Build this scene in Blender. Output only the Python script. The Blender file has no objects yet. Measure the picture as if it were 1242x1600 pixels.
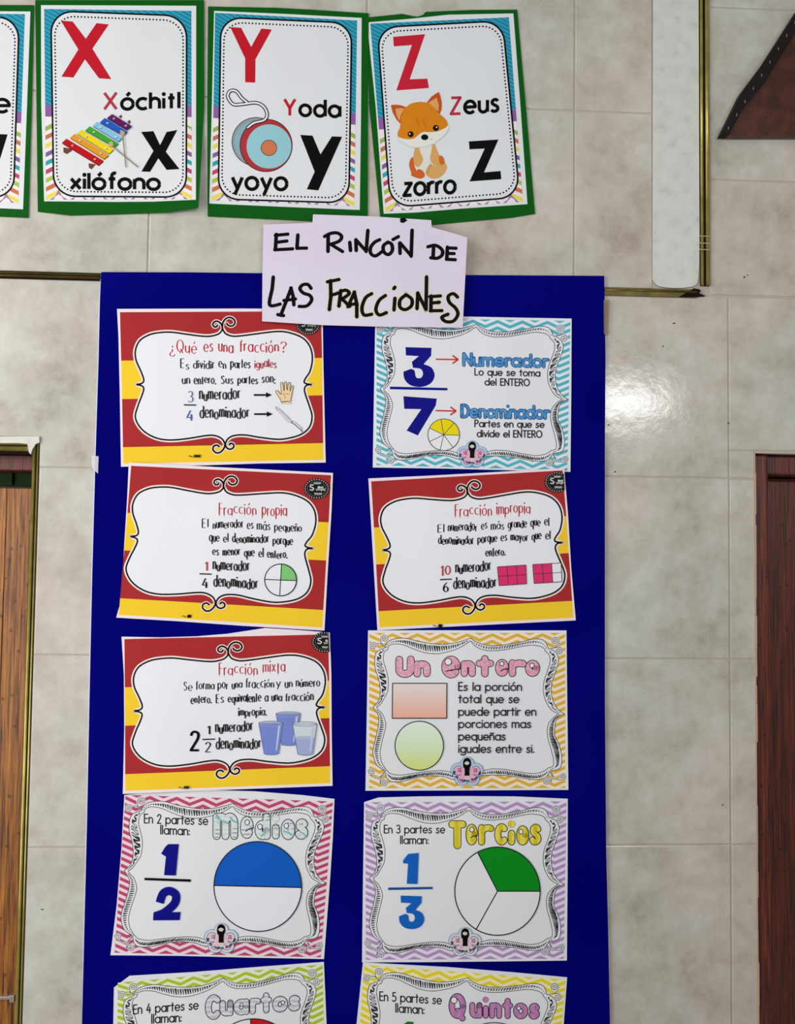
import bpy, bmesh, math, random
from mathutils import Vector, Matrix, noise
random.seed(7)
sc = bpy.context.scene
COL = sc.collection
# ------------------------------------------------------------------ camera
CAMZ, DIST, FPX = 1.85, 1.25, 1400.0
ROT = (Matrix.Rotation(math.radians(-2.88), 3, 'Z') @ Matrix.Rotation(math.radians(90 + 2.67), 3, 'X')
       @ Matrix.Rotation(math.radians(0.69), 3, 'Z'))
CAM = Vector((0, -DIST, CAMZ))
cd = bpy.data.cameras.new('camera'); cam = bpy.data.objects.new('camera', cd); COL.objects.link(cam)
cam.matrix_world = Matrix.Translation(CAM) @ ROT.to_4x4()
cd.sensor_fit = 'VERTICAL'; cd.sensor_height = 24.0; cd.lens = FPX / 1600 * 24.0
cd.clip_start = 0.05
sc.camera = cam
sc.view_settings.view_transform = 'Standard'; sc.view_settings.look = 'None'
sc.view_settings.gamma = 1; sc.view_settings.use_curve_mapping = False
sc.view_settings.exposure = 0.0
# ------------------------------------------------------------------ light
wd = bpy.data.worlds.new('room_light'); sc.world = wd; wd.use_nodes = True
wd.node_tree.nodes['Background'].inputs[0].default_value = (1.0, 0.985, 0.96, 1)
wd.node_tree.nodes['Background'].inputs[1].default_value = 0.25

def area(name, loc, target, sx, sy, power, color=(1, 1, 1)):
    l = bpy.data.lights.new(name, 'AREA'); l.shape = 'RECTANGLE'; l.size = sx; l.size_y = sy
    l.energy = power; l.color = color
    o = bpy.data.objects.new(name, l); COL.objects.link(o); o.location = loc
    o.rotation_euler = (Vector(target) - Vector(loc)).to_track_quat('-Z', 'Y').to_euler()
    return o
area('window_daylight', (-1.42, -0.98, 2.0), (-0.25, 0, 1.82), 1.0, 1.8, 27, (1, 0.985, 0.96))
area('fluorescent_tube', (0.50, -1.7, 2.362), (0.37, 0, 2.07), 1.05, 0.04, 10.0, (0.95, 0.98, 1.0))

# ------------------------------------------------------------------ helpers
def at(px, py, d=0.0):
    """the point at distance d in front of the wall that shows at this place of the photograph"""
    v = ROT @ Vector(((px - 621) / FPX, -(py - 800) / FPX, -1.0))
    return CAM + v * ((DIST - d) / v.y)

def lin(c):
    c /= 255.0
    return c / 12.92 if c <= 0.04045 else ((c + 0.055) / 1.055) ** 2.4
MATS = {}
def ink(rgb, rough=0.6, spec=0.08):
    k = (tuple(rgb), rough, spec)
    if k in MATS: return MATS[k]
    m = bpy.data.materials.new('ink_%d_%d_%d' % tuple(rgb)); m.use_nodes = True
    b = m.node_tree.nodes['Principled BSDF']
    b.inputs['Base Color'].default_value = (lin(rgb[0]), lin(rgb[1]), lin(rgb[2]), 1)
    b.inputs['Roughness'].default_value = rough
    b.inputs['Specular IOR Level'].default_value = spec
    MATS[k] = m
    return m
def nodes_of(name):
    m = bpy.data.materials.new(name); m.use_nodes = True
    return m, m.node_tree.nodes, m.node_tree.links, m.node_tree.nodes['Principled BSDF']
def rgba(c): return (lin(c[0]), lin(c[1]), lin(c[2]), 1)
def ramp(N, stops):
    r = N.new('ShaderNodeValToRGB'); e = r.color_ramp.elements
    while len(e) < len(stops): e.new(0.5)
    for el, (p, c) in zip(e, stops): el.position = p; el.color = rgba(c)
    return r
def stripe_mat(name, c1, c2, freq, direction='X', noise_amt=0.0):
    m, N, L, b = nodes_of(name)
    tc = N.new('ShaderNodeTexCoord'); w = N.new('ShaderNodeTexWave')
    w.bands_direction = direction; w.inputs['Scale'].default_value = freq; w.inputs['Distortion'].default_value = noise_amt
    w.inputs['Detail Scale'].default_value = 3
    r = ramp(N, [(0.3, c1), (0.7, c2)])
    L.new(tc.outputs['Object'], w.inputs['Vector']); L.new(w.outputs['Fac'], r.inputs['Fac'])
    L.new(r.outputs['Color'], b.inputs['Base Color'])
    b.inputs['Roughness'].default_value = 0.6; b.inputs['Specular IOR Level'].default_value = 0.08
    return m
def speckle_mat(name, c1, c2, scale):
    m, N, L, b = nodes_of(name)
    tc = N.new('ShaderNodeTexCoord'); w = N.new('ShaderNodeTexNoise'); w.inputs['Scale'].default_value = scale
    r = ramp(N, [(0.4, c1), (0.65, c2)])
    L.new(tc.outputs['Object'], w.inputs['Vector']); L.new(w.outputs['Fac'], r.inputs['Fac'])
    L.new(r.outputs['Color'], b.inputs['Base Color']); b.inputs['Roughness'].default_value = 0.6
    b.inputs['Specular IOR Level'].default_value = 0.08
    return m
def fade_mat(name, stops):
    """a printed colour blend, bottom to top of the shape"""
    m, N, L, b = nodes_of(name)
    tc = N.new('ShaderNodeTexCoord'); s = N.new('ShaderNodeSeparateXYZ'); r = ramp(N, stops)
    L.new(tc.outputs['Generated'], s.inputs[0]); L.new(s.outputs['Z'], r.inputs['Fac'])
    L.new(r.outputs['Color'], b.inputs['Base Color']); b.inputs['Roughness'].default_value = 0.6
    b.inputs['Specular IOR Level'].default_value = 0.08
    return m

def link_mesh(name, bm, mats, parent=None, smooth=False):
    me = bpy.data.meshes.new(name)
    bm.to_mesh(me); bm.free()
    for m in (mats if isinstance(mats, (list, tuple)) else [mats]): me.materials.append(m)
    if smooth:
        for p in me.polygons: p.use_smooth = True
    o = bpy.data.objects.new(name, me); COL.objects.link(o)
    if parent is not None: o.parent = parent
    return o
def tag(o, label, cat, group=None):
    o['label'] = label; o['category'] = cat
    if group: o['group'] = group
    return o
def structure(o, label=None, cat=None):
    o['kind'] = 'structure'
    if label: o['label'] = label
    if cat: o['category'] = cat
    return o
def empty(name, loc):
    o = bpy.data.objects.new(name, None); COL.objects.link(o); o.location = loc; o.empty_display_size = 0.05
    return o

def homography(src, dst):
    A = []; B = []
    for (x, y), (u, v) in zip(src, dst):
        A.append([x, y, 1, 0, 0, 0, -u * x, -u * y]); B.append(u)
        A.append([0, 0, 0, x, y, 1, -v * x, -v * y]); B.append(v)
    n = 8
    M = [r + [b] for r, b in zip(A, B)]
    for i in range(n):
        p = max(range(i, n), key=lambda k: abs(M[k][i])); M[i], M[p] = M[p], M[i]
        for k in range(n):
            if k != i:
                f = M[k][i] / M[i][i]
                M[k] = [a - f * c for a, c in zip(M[k], M[i])]
    h = [M[i][n] / M[i][i] for i in range(n)]
    def f(x, y):
        w = h[6] * x + h[7] * y + 1
        return ((h[0] * x + h[1] * y + h[2]) / w, (h[3] * x + h[4] * y + h[5]) / w)
    return f
def zoom(ox, oy, s):
    def f(pts): return [(ox + s * x, oy + s * y) for x, y in pts]
    return f
def smooth_line(pts, closed=False, n=5):
    """Catmull-Rom through the points"""
    P = list(pts); out = []; m = len(P)
    rng = range(m) if closed else range(m - 1)
    for i in rng:
        p0 = P[(i - 1) % m] if closed or i > 0 else P[i]
        p1 = P[i]; p2 = P[(i + 1) % m]
        p3 = P[(i + 2) % m] if closed or i + 2 < m else P[(i + 1) % m]
        for k in range(n):
            t = k / n; t2 = t * t; t3 = t2 * t
            out.append(tuple(0.5 * (2 * p1[a] + (p2[a] - p0[a]) * t + (2 * p0[a] - 5 * p1[a] + 4 * p2[a] - p3[a]) * t2
                                    + (3 * p1[a] - p0[a] - 3 * p2[a] + p3[a]) * t3) for a in (0, 1)))
    if not closed: out.append(tuple(P[-1]))
    return out
def circle(cx, cy, rx, ry=None, n=40, a0=0, a1=360):
    ry = rx if ry is None else ry
    full = abs(a1 - a0) >= 360
    m = n if full else n + 1
    return [(cx + rx * math.cos(math.radians(a0 + (a1 - a0) * i / n)), cy - ry * math.sin(math.radians(a0 + (a1 - a0) * i / n))) for i in range(m)]
def resample(pts, n):
    d = [0]
    for a, b in zip(pts, pts[1:]): d.append(d[-1] + math.hypot(b[0] - a[0], b[1] - a[1]))
    out = []; j = 0
    for i in range(n):
        t = d[-1] * i / (n - 1)
        while j < len(d) - 2 and d[j + 1] < t: j += 1
        f = 0 if d[j + 1] == d[j] else (t - d[j]) / (d[j + 1] - d[j])
        out.append((pts[j][0] + f * (pts[j + 1][0] - pts[j][0]), pts[j][1] + f * (pts[j + 1][1] - pts[j][1])))
    return out

# ------------------------------------------------------------------ printed matter
EPS = 0.000035
GRID = 9.0
class Sheet:
    """a sheet on the wall: everything printed on it follows its bend"""
    def __init__(s, name, label, cat, quad, base, bulge=0.002, lift=None, group=None, seed=0):
        s.quad = quad; s.base = base; s.b = bulge; s.lift = lift; s.seed = seed
        c = (sum(q[0] for q in quad) / 4, sum(q[1] for q in quad) / 4)
        s.origin = at(c[0], c[1], base)
        s.root = empty(name, s.origin); tag(s.root, label, cat, group)
        s.uv = homography(quad, [(0, 0), (1, 0), (1, 1), (0, 1)])
        s.xy = homography([(0, 0), (1, 0), (1, 1), (0, 1)], quad)
        s.k = 0; s.faces = []; s.mats = []
    def depth(s, px, py):
        u, v = s.uv(px, py)
        uc = min(max(u, 0), 1); vc = min(max(v, 0), 1)
        d = s.b * (math.sin(math.pi * uc) * math.sin(math.pi * vc) * 0.6
                   + 0.4 * math.sin(math.pi * 2 * uc + s.seed) ** 2 * math.sin(math.pi * vc)
                   + 0.35 * math.sin(math.pi * 3 * uc + s.seed * 2) ** 2 * (1 - vc) ** 2
                   + 0.35 * math.sin(math.pi * 2 * uc + s.seed * 3) ** 2 * vc ** 3)
        if s.lift: d += s.lift(u, v)
        return s.base + d
    # drawing: pixel outlines, one layer above the other
    def up(s): s.k += 1
    def _m(s, col):
        m = ink(col) if isinstance(col, (tuple, list)) else col
        if m not in s.mats: s.mats.append(m)
        return s.mats.index(m)
    def poly(s, pts, col, up=True):
        if up: s.k += 1
        q = []
        for p in pts:
            if not q or math.hypot(p[0] - q[-1][0], p[1] - q[-1][1]) > 1e-3: q.append(p)
        if math.hypot(q[0][0] - q[-1][0], q[0][1] - q[-1][1]) < 1e-3: q.pop()
        if len(q) >= 3: s.faces.append((q, s.k, s._m(col)))
    def line(s, pts, w, col, up=True, caps=False, nib=0.0, closed=False):
        if up: s.k += 1
        mi = s._m(col)
        P = []
        for p in pts:
            if not P or math.hypot(p[0] - P[-1][0], p[1] - P[-1][1]) > 1e-3: P.append(p)
        if closed and math.hypot(P[0][0] - P[-1][0], P[0][1] - P[-1][1]) > 1e-3: P.append(P[0])
        n = len(P)
        if n < 2:
            if caps: s.faces.append((circle(P[0][0], P[0][1], w / 2, n=10), s.k, mi))
            return
        D = []
        for a, b in zip(P, P[1:]):
            dx, dy = b[0] - a[0], b[1] - a[1]; l = math.hypot(dx, dy); D.append((dx / l, dy / l))
        def width(d): return w * (1 - nib * abs(d[0])) / 2
        L = []; R_ = []          # per segment ends, mitred when the bend is small
        for i, d in enumerate(D):
            ends = []
            for e in (0, 1):
                j = i + e
                p = P[j]
                o = None
                if e == 0: o = D[i - 1] if i > 0 else (D[-1] if closed else None)
                else: o = D[i + 1] if i + 1 < len(D) else (D[0] if closed else None)
                hw = width(d); nx, ny = -d[1], d[0]
                if o is not None:
                    dot = d[0] * o[0] + d[1] * o[1]
                    if dot > 0.55:
                        bx, by = nx - o[1], ny + o[0]; bl = math.hypot(bx, by); bx /= bl; by /= bl
                        c = bx * nx + by * ny
                        hw = (width(d) + width(o)) / 2 / c; nx, ny = bx, by
                    else:
                        if e == 0 or True: s.faces.append((circle(p[0], p[1], width(d) * 0.98 if caps or not nib else min(width(d), width(o)), n=10), s.k, mi))
                ends.append(((p[0] + nx * hw, p[1] + ny * hw), (p[0] - nx * hw, p[1] - ny * hw)))
            (a, b), (c, e2) = ends
            s.faces.append(([a, b, e2, c], s.k, mi))
        if caps and not closed:
            for p, d in ((P[0], D[0]), (P[-1], D[-1])):
                s.faces.append((circle(p[0], p[1], width(d) if not nib else w * (1 - nib / 2) / 2, n=10), s.k, mi))
    def part(s, name, label=None, parent=None, thick=0.0):
        """close what has been drawn since the last part as one mesh"""
        if not s.faces: return None
        bm = bmesh.new()
        big = 0; x0 = y0 = 1e9; x1 = y1 = -1e9
        for pts, k, mi in s.faces:
            vs = [bm.verts.new((p[0], p[1], k)) for p in pts]
            f = bm.faces.new(vs); f.material_index = mi
            xs = [p[0] for p in pts]; ys = [p[1] for p in pts]
            big = max(big, max(xs) - min(xs), max(ys) - min(ys))
            x0 = min(x0, *xs); x1 = max(x1, *xs); y0 = min(y0, *ys); y1 = max(y1, *ys)
        bm.normal_update()
        bmesh.ops.triangulate(bm, faces=[f for f in bm.faces if len(f.verts) > 4])
        if big > GRID and s.b > 0:
            for ax, lo, hi in ((0, x0, x1), (1, y0, y1)):
                g = math.ceil(lo / GRID) * GRID
                while g < hi:
                    no = (1, 0, 0) if ax == 0 else (0, 1, 0); co = (g, 0, 0) if ax == 0 else (0, g, 0)
                    bmesh.ops.bisect_plane(bm, geom=bm.verts[:] + bm.edges[:] + bm.faces[:], plane_co=co, plane_no=no, dist=1e-4)
                    g += GRID
        for v in bm.verts:
            px, py, k = v.co
            v.co = at(px, py, s.depth(px, py) + k * EPS) - s.origin
        bm.normal_update()
        fl = [f for f in bm.faces if f.normal.y > 0]
        if fl: bmesh.ops.reverse_faces(bm, faces=fl)
        if thick:
            r = bmesh.ops.extrude_face_region(bm, geom=bm.faces[:])
            vv = [g for g in r['geom'] if isinstance(g, bmesh.types.BMVert)]
            # the new faces become the back of the sheet
            for v in vv: v.co.y += thick
            bmesh.ops.recalc_face_normals(bm, faces=bm.faces)
        o = link_mesh(name, bm, s.mats, parent or s.root)
        if label: o['label'] = label
        s.faces = []; s.mats = []
        return o

# ------------------------------------------------------------------ lettering: a single-line alphabet drawn with different pens
def arc(cx, cy, rx, ry, a0, a1, n=12):
    return [(cx + rx * math.cos(math.radians(a0 + (a1 - a0) * i / n)), cy + ry * math.sin(math.radians(a0 + (a1 - a0) * i / n))) for i in range(n + 1)]
X = 0.64
B = X / 2
def bowl(): return arc(B, B, B, B, 0, 360, 20)
def sm(*p): return smooth_line(p, n=4)
G = {
 'a': (X, [bowl(), [(X, X), (X, 0)]]),
 'b': (X, [bowl(), [(0, 1), (0, 0)]]),
 'c': (0.52, [arc(B, B, B, B, 48, 312, 16)]),
 'd': (X, [bowl(), [(X, 1), (X, 0)]]),
 'e': (X, [[(0.02, B), (X, B)] + arc(B, B, B, B, 0, 318, 18)]),
 'f': (0.36, [sm((0.40, .97), (.30, 1.0), (.2, .92), (.17, .78)) + [(.17, 0)], [(0, X), (.36, X)]]),
 'g': (X, [bowl(), [(X, X), (X, -.08)] + arc(B, -.08, B, .22, 0, -150, 8)]),
 'h': (.5, [[(0, 1), (0, 0)], [(0, .36)] + arc(.25, .39, .25, .25, 180, 0, 10) + [(.5, 0)]]),
 'i': (.04, [[(.02, X), (.02, 0)], [(.02, .88)]]),
 'ï': (.04, [[(.02, .46), (.02, 0)], [(.02, .98)]]),
 'j': (.2, [[(.2, X), (.2, -.15)] + arc(.05, -.15, .15, .14, 0, -90, 5), [(.2, .88)]]),
 'l': (.04, [[(.02, 1), (.02, 0)]]),
 'm': (.84, [[(0, X), (0, 0)], [(0, .4)] + arc(.21, .43, .21, .21, 180, 0, 9) + [(.42, 0)], [(.42, .4)] + arc(.63, .43, .21, .21, 180, 0, 9) + [(.84, 0)]]),
 'n': (.5, [[(0, X), (0, 0)], [(0, .36)] + arc(.25, .39, .25, .25, 180, 0, 10) + [(.5, 0)]]),
 'o': (X, [bowl()]),
 'p': (X, [bowl(), [(0, X), (0, -.3)]]),
 'q': (X, [bowl(), [(X, X), (X, -.3)]]),
 'r': (.3, [[(0, X), (0, 0)], [(0, .34)] + arc(.24, .36, .24, .27, 180, 62, 7)]),
 's': (.42, [sm((.39, .54), (.30, .62), (.18, .63), (.06, .55), (.07, .42), (.21, .33), (.36, .24), (.38, .1), (.26, .01), (.1, .01), (0, .1))]),
 't': (.36, [[(.18, .92), (.18, 0)], [(0, X), (.36, X)]]),
 'u': (.5, [[(0, X)] + arc(.25, .25, .25, .25, 180, 360, 10) + [(.5, X)], [(.5, X), (.5, 0)]]),
 'v': (.5, [[(0, X), (.25, 0), (.5, X)]]),
 'x': (.5, [[(0, X), (.5, 0)], [(.5, X), (0, 0)]]),
 'y': (.54, [[(0, X), (.27, .04)], [(.54, X), (.13, -.3)]]),
 'z': (.47, [[(.02, X), (.45, X), (.0, 0), (.47, 0)]]),
 'A': (.7, [[(0, 0), (.35, 1), (.7, 0)], [(.12, .34), (.58, .34)]]),
 'B': (.5, [[(0, 0), (0, 1)] + arc(.22, .76, .24, .24, 90, -90, 8) + [(0, .52)], arc(.24, .26, .27, .26, 90, -90, 8) + [(0, 0)]]),
 'C': (.72, [arc(.48, .5, .48, .5, 45, 315, 18)]),
 'D': (.62, [[(0, 0), (0, 1), (.2, 1)] + arc(.2, .5, .42, .5, 90, -90, 14) + [(0, 0)]]),
 'E': (.46, [[(.46, 1), (0, 1), (0, 0), (.46, 0)], [(0, .52), (.42, .52)]]),
 'F': (.44, [[(.44, 1), (0, 1), (0, 0)], [(0, .52), (.40, .52)]]),
 'L': (.42, [[(0, 1), (0, 0), (.42, 0)]]),
 'M': (.8, [[(0, 0), (.08, 1), (.4, .2), (.72, 1), (.8, 0)]]),
 'N': (.6, [[(0, 0), (0, 1), (.6, 0), (.6, 1)]]),
 'O': (.84, [arc(.42, .5, .42, .5, 0, 360, 24)]),
 'P': (.5, [[(0, 0), (0, 1), (.22, 1)] + arc(.22, .74, .28, .26, 90, -90, 10) + [(0, .48)]]),
 'Q': (.84, [arc(.42, .5, .42, .5, 0, 360, 24), [(.45, .25), (.8, -.12)]]),
 'R': (.52, [[(0, 0), (0, 1), (.22, 1)] + arc(.22, .74, .28, .26, 90, -90, 10) + [(0, .48)], [(.22, .48), (.52, 0)]]),
 'S': (.5, [sm((.46, .84), (.36, .97), (.2, .99), (.06, .88), (.07, .68), (.24, .55), (.42, .42), (.48, .22), (.36, .04), (.18, .0), (0, .14))]),
 'T': (.6, [[(0, 1), (.6, 1)], [(.3, 1), (.3, 0)]]),
 'U': (.6, [[(0, 1)] + arc(.3, .3, .3, .3, 180, 360, 12) + [(.6, 1)]]),
 'X': (.66, [[(0, 1), (.66, 0)], [(.66, 1), (0, 0)]]),
 'Y': (.66, [[(0, 1), (.33, .45), (.33, 0)], [(.66, 1), (.33, .45)]]),
 'Z': (.6, [[(.02, 1), (.58, 1), (0, 0), (.6, 0)]]),
 '1': (.22, [[(0, .82), (.2, 1), (.2, 0)]]),
 '0': (.56, [arc(.28, .5, .28, .5, 0, 360, 20)]),
 '2': (.5, [sm((.02, .78), (.1, .95), (.26, 1), (.44, .92), (.46, .72), (.34, .48), (.0, .0)) + [(.5, 0)]]),
 '3': (.5, [sm((.03, .9), (.2, 1), (.42, .92), (.44, .68), (.3, .54), (.18, .53)) , sm((.18, .53), (.38, .5), (.5, .3), (.42, .07), (.2, 0), (0, .1))]),
 '4': (.54, [[(.32, 1), (0, .3), (.54, .3)], [(.4, .62), (.4, 0)]]),
 '5': (.5, [[(.44, 1), (.08, 1), (.05, .56)] + sm((.05, .56), (.25, .62), (.46, .5), (.48, .25), (.36, .04), (.16, 0), (0, .08))]),
 '6': (.52, [sm((.42, .98), (.2, .8), (.04, .5), (.02, .25), (.14, .03), (.34, .0), (.5, .15), (.48, .42), (.3, .54), (.1, .44), (.03, .3))]),
 '7': (.5, [[(0, 1), (.5, 1), (.15, 0)]]),
 '.': (.04, [[(.02, .03)]]), ':': (.04, [[(.02, .06)], [(.02, .5)]]), ',': (.06, [[(.05, .05), (0, -.12)]]),
 '?': (.42, [sm((0, .8), (.08, .97), (.24, 1), (.4, .88), (.38, .68), (.22, .5), (.2, .3)), [(.2, .05)]]),
 '¿': (.42, [sm((.42, -.1), (.34, -.27), (.18, -.3), (.02, -.18), (.04, .02), (.2, .2), (.22, .4)), [(.22, .65)]]),
}
ACC = {'ó': 'o', 'é': 'e', 'á': 'a', 'ú': 'u', 'í': 'i', 'ñ': 'n'}
for k_, b_ in ACC.items():
    w_, st_ = G[b_]
    st_ = [q for q in st_ if len(q) > 1]
    c_ = w_ / 2
    extra = [sm((c_ - .2, .8), (c_ - .1, .88), (c_ + .08, .8), (c_ + .2, .88))] if k_ == 'ñ' else [[(c_ + .14, 1.02), (c_ - .04, .82)]]
    G[k_] = (w_, st_ + extra)

def glyph_lines(text, x0, x1, y0, y1, h, sp=0.16, space=0.42, jit=0.0, rnd=None, slant=0.0):
    adv = 0; pos = []
    for ch in text:
        if ch == ' ': adv += space; pos.append(None); continue
        pos.append(adv); adv += G[ch][0] + sp
    adv -= sp
    sx = (x1 - x0) / max(adv, 0.05)
    out = []
    for ch, p in zip(text, pos):
        if p is None: continue
        dj = (rnd.uniform(-jit, jit) if rnd else 0.0)
        hs = 1 + (rnd.uniform(-jit, jit) if rnd else 0.0)
        for st in G[ch][1]:
            q = []
            for (gx, gy) in st:
                f = (p + gx) / max(adv, .05)
                yb = y0 + (y1 - y0) * f
                q.append((x0 + (p + gx) * sx + slant * gy * h, yb - h * (gy * hs + dj)))
            out.append(q)
    return out
def text(S, t, x0, x1, y0, y1, h, w, col, caps=True, nib=0.0, jit=0.0, sp=0.16, space=0.42, seed=1, outline=None, ow=2.0, slant=0.0):
    L = glyph_lines(t, x0, x1, y0, y1, h, sp, space, jit, random.Random(seed) if jit else None, slant)
    if outline is not None:
        S.up()
        for q in L: S.line(q, w + ow, outline, up=False, caps=True)
    S.up()
    for q in L:
        if len(q) == 1:
            S.poly(circle(q[0][0], q[0][1], w * (0.62 if not outline else 0.6), n=12), col, up=False)
        else:
            S.line(q, w, col, up=False, caps=caps, nib=nib)
def wizard(S, t, x0, x1, y0, y1, h, w, col, seed=1, drip=False):
    """narrow spiky lettering: thick uprights, thin cross strokes, jumping baseline"""
    text(S, t, x0, x1, y0, y1, h, w, col, caps=False, nib=0.55, jit=0.10, sp=0.31, space=0.62, seed=seed)
    if drip:
        L = glyph_lines(t, x0, x1, y0, y1, h, 0.31, 0.62, 0.10, random.Random(seed))
        for q in L:
            if len(q) == 2 and abs(q[0][0] - q[1][0]) < 1 or q is L[0]:
                p = max(q, key=lambda a: a[1])
                S.poly([(p[0] - w * .4, p[1] - 1), (p[0] + w * .4, p[1] - 1), (p[0] + .1, p[1] + h * .22)], col, up=False)
RED = (190, 26, 42); BLACK = (7, 7, 9); PAPER = (226, 227, 231); WHITE = (231, 232, 237)

# ================================================================== THE SETTING
def xw(px, py): return at(px, py).x
def zw(px, py): return at(px, py).z
def bev_box(bm, x0, x1, y0, y1, z0, z1, r=0.0, seg=2):
    v = [bm.verts.new((x, y, z)) for x in (x0, x1) for y in (y0, y1) for z in (z0, z1)]
    idx = [(0, 1, 3, 2), (4, 6, 7, 5), (0, 4, 5, 1), (2, 3, 7, 6), (0, 2, 6, 4), (1, 5, 7, 3)]
    fs = [bm.faces.new([v[i] for i in f]) for f in idx]
    if r:
        es = list({e for f in fs for e in f.edges})
        bmesh.ops.bevel(bm, geom=es, offset=r, segments=seg, affect='EDGES', profile=0.5)
def tile_material():
    m, N, L, b = nodes_of('mottled_beige_tile')
    tc = N.new('ShaderNodeTexCoord')
    n1 = N.new('ShaderNodeTexNoise'); n1.inputs['Scale'].default_value = 9; n1.inputs['Detail'].default_value = 8; n1.inputs['Roughness'].default_value = 0.65
    n2 = N.new('ShaderNodeTexNoise'); n2.inputs['Scale'].default_value = 28; n2.inputs['Detail'].default_value = 8; n2.inputs['Roughness'].default_value = 0.7
    mx = N.new('ShaderNodeMix'); mx.data_type = 'FLOAT'; mx.inputs[0].default_value = 0.4
    L.new(tc.outputs['Object'], n1.inputs['Vector']); L.new(tc.outputs['Object'], n2.inputs['Vector'])
    L.new(n1.outputs['Fac'], mx.inputs[2]); L.new(n2.outputs['Fac'], mx.inputs[3])
    r = ramp(N, [(0.37, (172, 163, 152)), (0.46, (191, 184, 175)), (0.55, (203, 198, 190)), (0.65, (214, 212, 207))])
    L.new(mx.outputs[0], r.inputs['Fac'])
    n3 = N.new('ShaderNodeTexNoise'); n3.inputs['Scale'].default_value = 3.2; n3.inputs['Detail'].default_value = 2
    L.new(tc.outputs['Object'], n3.inputs['Vector'])
    t = ramp(N, [(0.38, (246, 236, 230)), (0.62, (236, 246, 240))])
    L.new(n3.outputs['Fac'], t.inputs['Fac'])
    mc = N.new('ShaderNodeMix'); mc.data_type = 'RGBA'; mc.blend_type = 'MULTIPLY'; mc.inputs[0].default_value = 0.6
    L.new(r.outputs['Color'], mc.inputs[6]); L.new(t.outputs['Color'], mc.inputs[7])
    L.new(mc.outputs[2], b.inputs['Base Color'])
    b.inputs['Roughness'].default_value = 0.15
    b.inputs['Specular IOR Level'].default_value = 0.45
    nb = N.new('ShaderNodeTexNoise'); nb.inputs['Scale'].default_value = 70; nb.inputs['Detail'].default_value = 4
    bp = N.new('ShaderNodeBump'); bp.inputs['Strength'].default_value = 0.05; bp.inputs['Distance'].default_value = 0.004
    L.new(tc.outputs['Object'], nb.inputs['Vector']); L.new(nb.outputs['Fac'], bp.inputs['Height'])
    L.new(bp.outputs['Normal'], b.inputs['Normal'])
    return m
TILE = tile_material()
GROUT = ink((182, 173, 159), 0.9, 0.1)
PLASTER = ink((205, 200, 188), 0.85, 0.15)

ZA = zw(80, 430.5)            # the trim line
R1, R2, R3, R4 = CAMZ + .1133, CAMZ - .1433, CAMZ - .4015, CAMZ - .659
ZT = CAMZ + 1.05; ZB = CAMZ - 1.2
DL = xw(61, 720); DR = xw(1181, 1000); LZ = zw(40, 683); RZ = zw(1180, 708)
XL, XR = -1.30, 1.42
C1, C2 = xw(1140, 900), xw(897, 390)
CP = C1 - (C1 - DL) / 3
bm = bmesh.new()
g = 0.0017
def tile(x0, x1, z0, z1, dy=0.0):
    bev_box(bm, x0 + g / 2, x1 - g / 2, -0.0 - dy, 0.008, z0 + g / 2, z1 - g / 2, 0.0013, 2)
def row(x0, x1, z0, z1):
    n = max(1, round((x1 - x0) / .30))
    for i in range(n): tile(x0 + (x1 - x0) * i / n, x0 + (x1 - x0) * (i + 1) / n, z0, z1)
TW = C2 - xw(232, 370)
# courses below the trim line, between the two doorways
for (z0, z1) in ((R1, ZA - .004), (R2, R1), (R3, R2), (R4, R3), (R4 - .2575, R4), (ZB, R4 - .2575)):
    xs = [DL, C1 - TW, C1 - TW / 2, C1]
    if z0 == R1: xs[0:1] = []
    for a, c in zip(xs, xs[1:]): tile(a, c, z0, z1)
# narrow course beside the right doorway
for (z0, z1) in ((R2, R1 - .001), (R3, R2), (R4, R3), (R4 - .2575, R4), (ZB, R4 - .2575)): tile(C1, DR, z0, z1)
ZR = zw(1150, 462)
tile(C1, DR, R1, zw(1160, 704)); row(C1, XR, zw(1160, 704), ZR - .001)
# the tile cut round the left doorway's head
def cut_tile(pts):
    f = bm.faces.new([bm.verts.new((x, 0.0, z)) for x, z in pts])
    r = bmesh.ops.extrude_face_region(bm, geom=[f])
    for v in [e for e in r['geom'] if isinstance(e, bmesh.types.BMVert)]: v.co.y = .008
    nf = list({q for v in [e for e in r['geom'] if isinstance(e, bmesh.types.BMVert)] for q in v.link_faces} | {f})
    bmesh.ops.recalc_face_normals(bm, faces=nf)
cut_tile([(XL, ZA - .005), (C1 - TW - g / 2, ZA - .005), (C1 - TW - g / 2, R1 + g / 2), (DL + g / 2, R1 + g / 2), (DL + g / 2, LZ + g / 2), (XL, LZ + g / 2)])
# courses above the trim line
ux = [XL]
q = C2 - 3 * TW / 2
ux += [C2 - TW * 1.5 + .0, C2 - TW, C2 - TW / 2, C2]
if ux[1] - ux[0] > .4: ux.insert(1, ux[1] - TW / 2)
UZ1 = zw(640, 163); UZR = zw(1165, 282)
XV0, XV1 = xw(1020, 410), xw(1094, 410)
for a, c in zip(ux, ux[1:]):
    tile(a, c, ZA + .004, UZ1); tile(a, c, UZ1, UZ1 + .257); tile(a, c, UZ1 + .257, ZT)
tile(C2, XV0, ZA + .004, UZ1); tile(C2, XV0, UZ1, UZ1 + .257); tile(C2, XV0, UZ1 + .257, ZT)
XV2 = xw(1109, 410)
row(XV2, XR, ZR, UZR); row(XV2, XR, UZR, UZR + .257); row(XV2, XR, UZR + .257, ZT)
wall = link_mesh('wall_back', bm, TILE)
structure(wall, 'mottled beige glossy ceramic tiles covering the wall between two doorways', 'wall')
bm = bmesh.new()      # the bed of grout and masonry the tiles are set in
bev_box(bm, DL, DR, 0.0012, 0.12, ZB, ZT)
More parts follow.
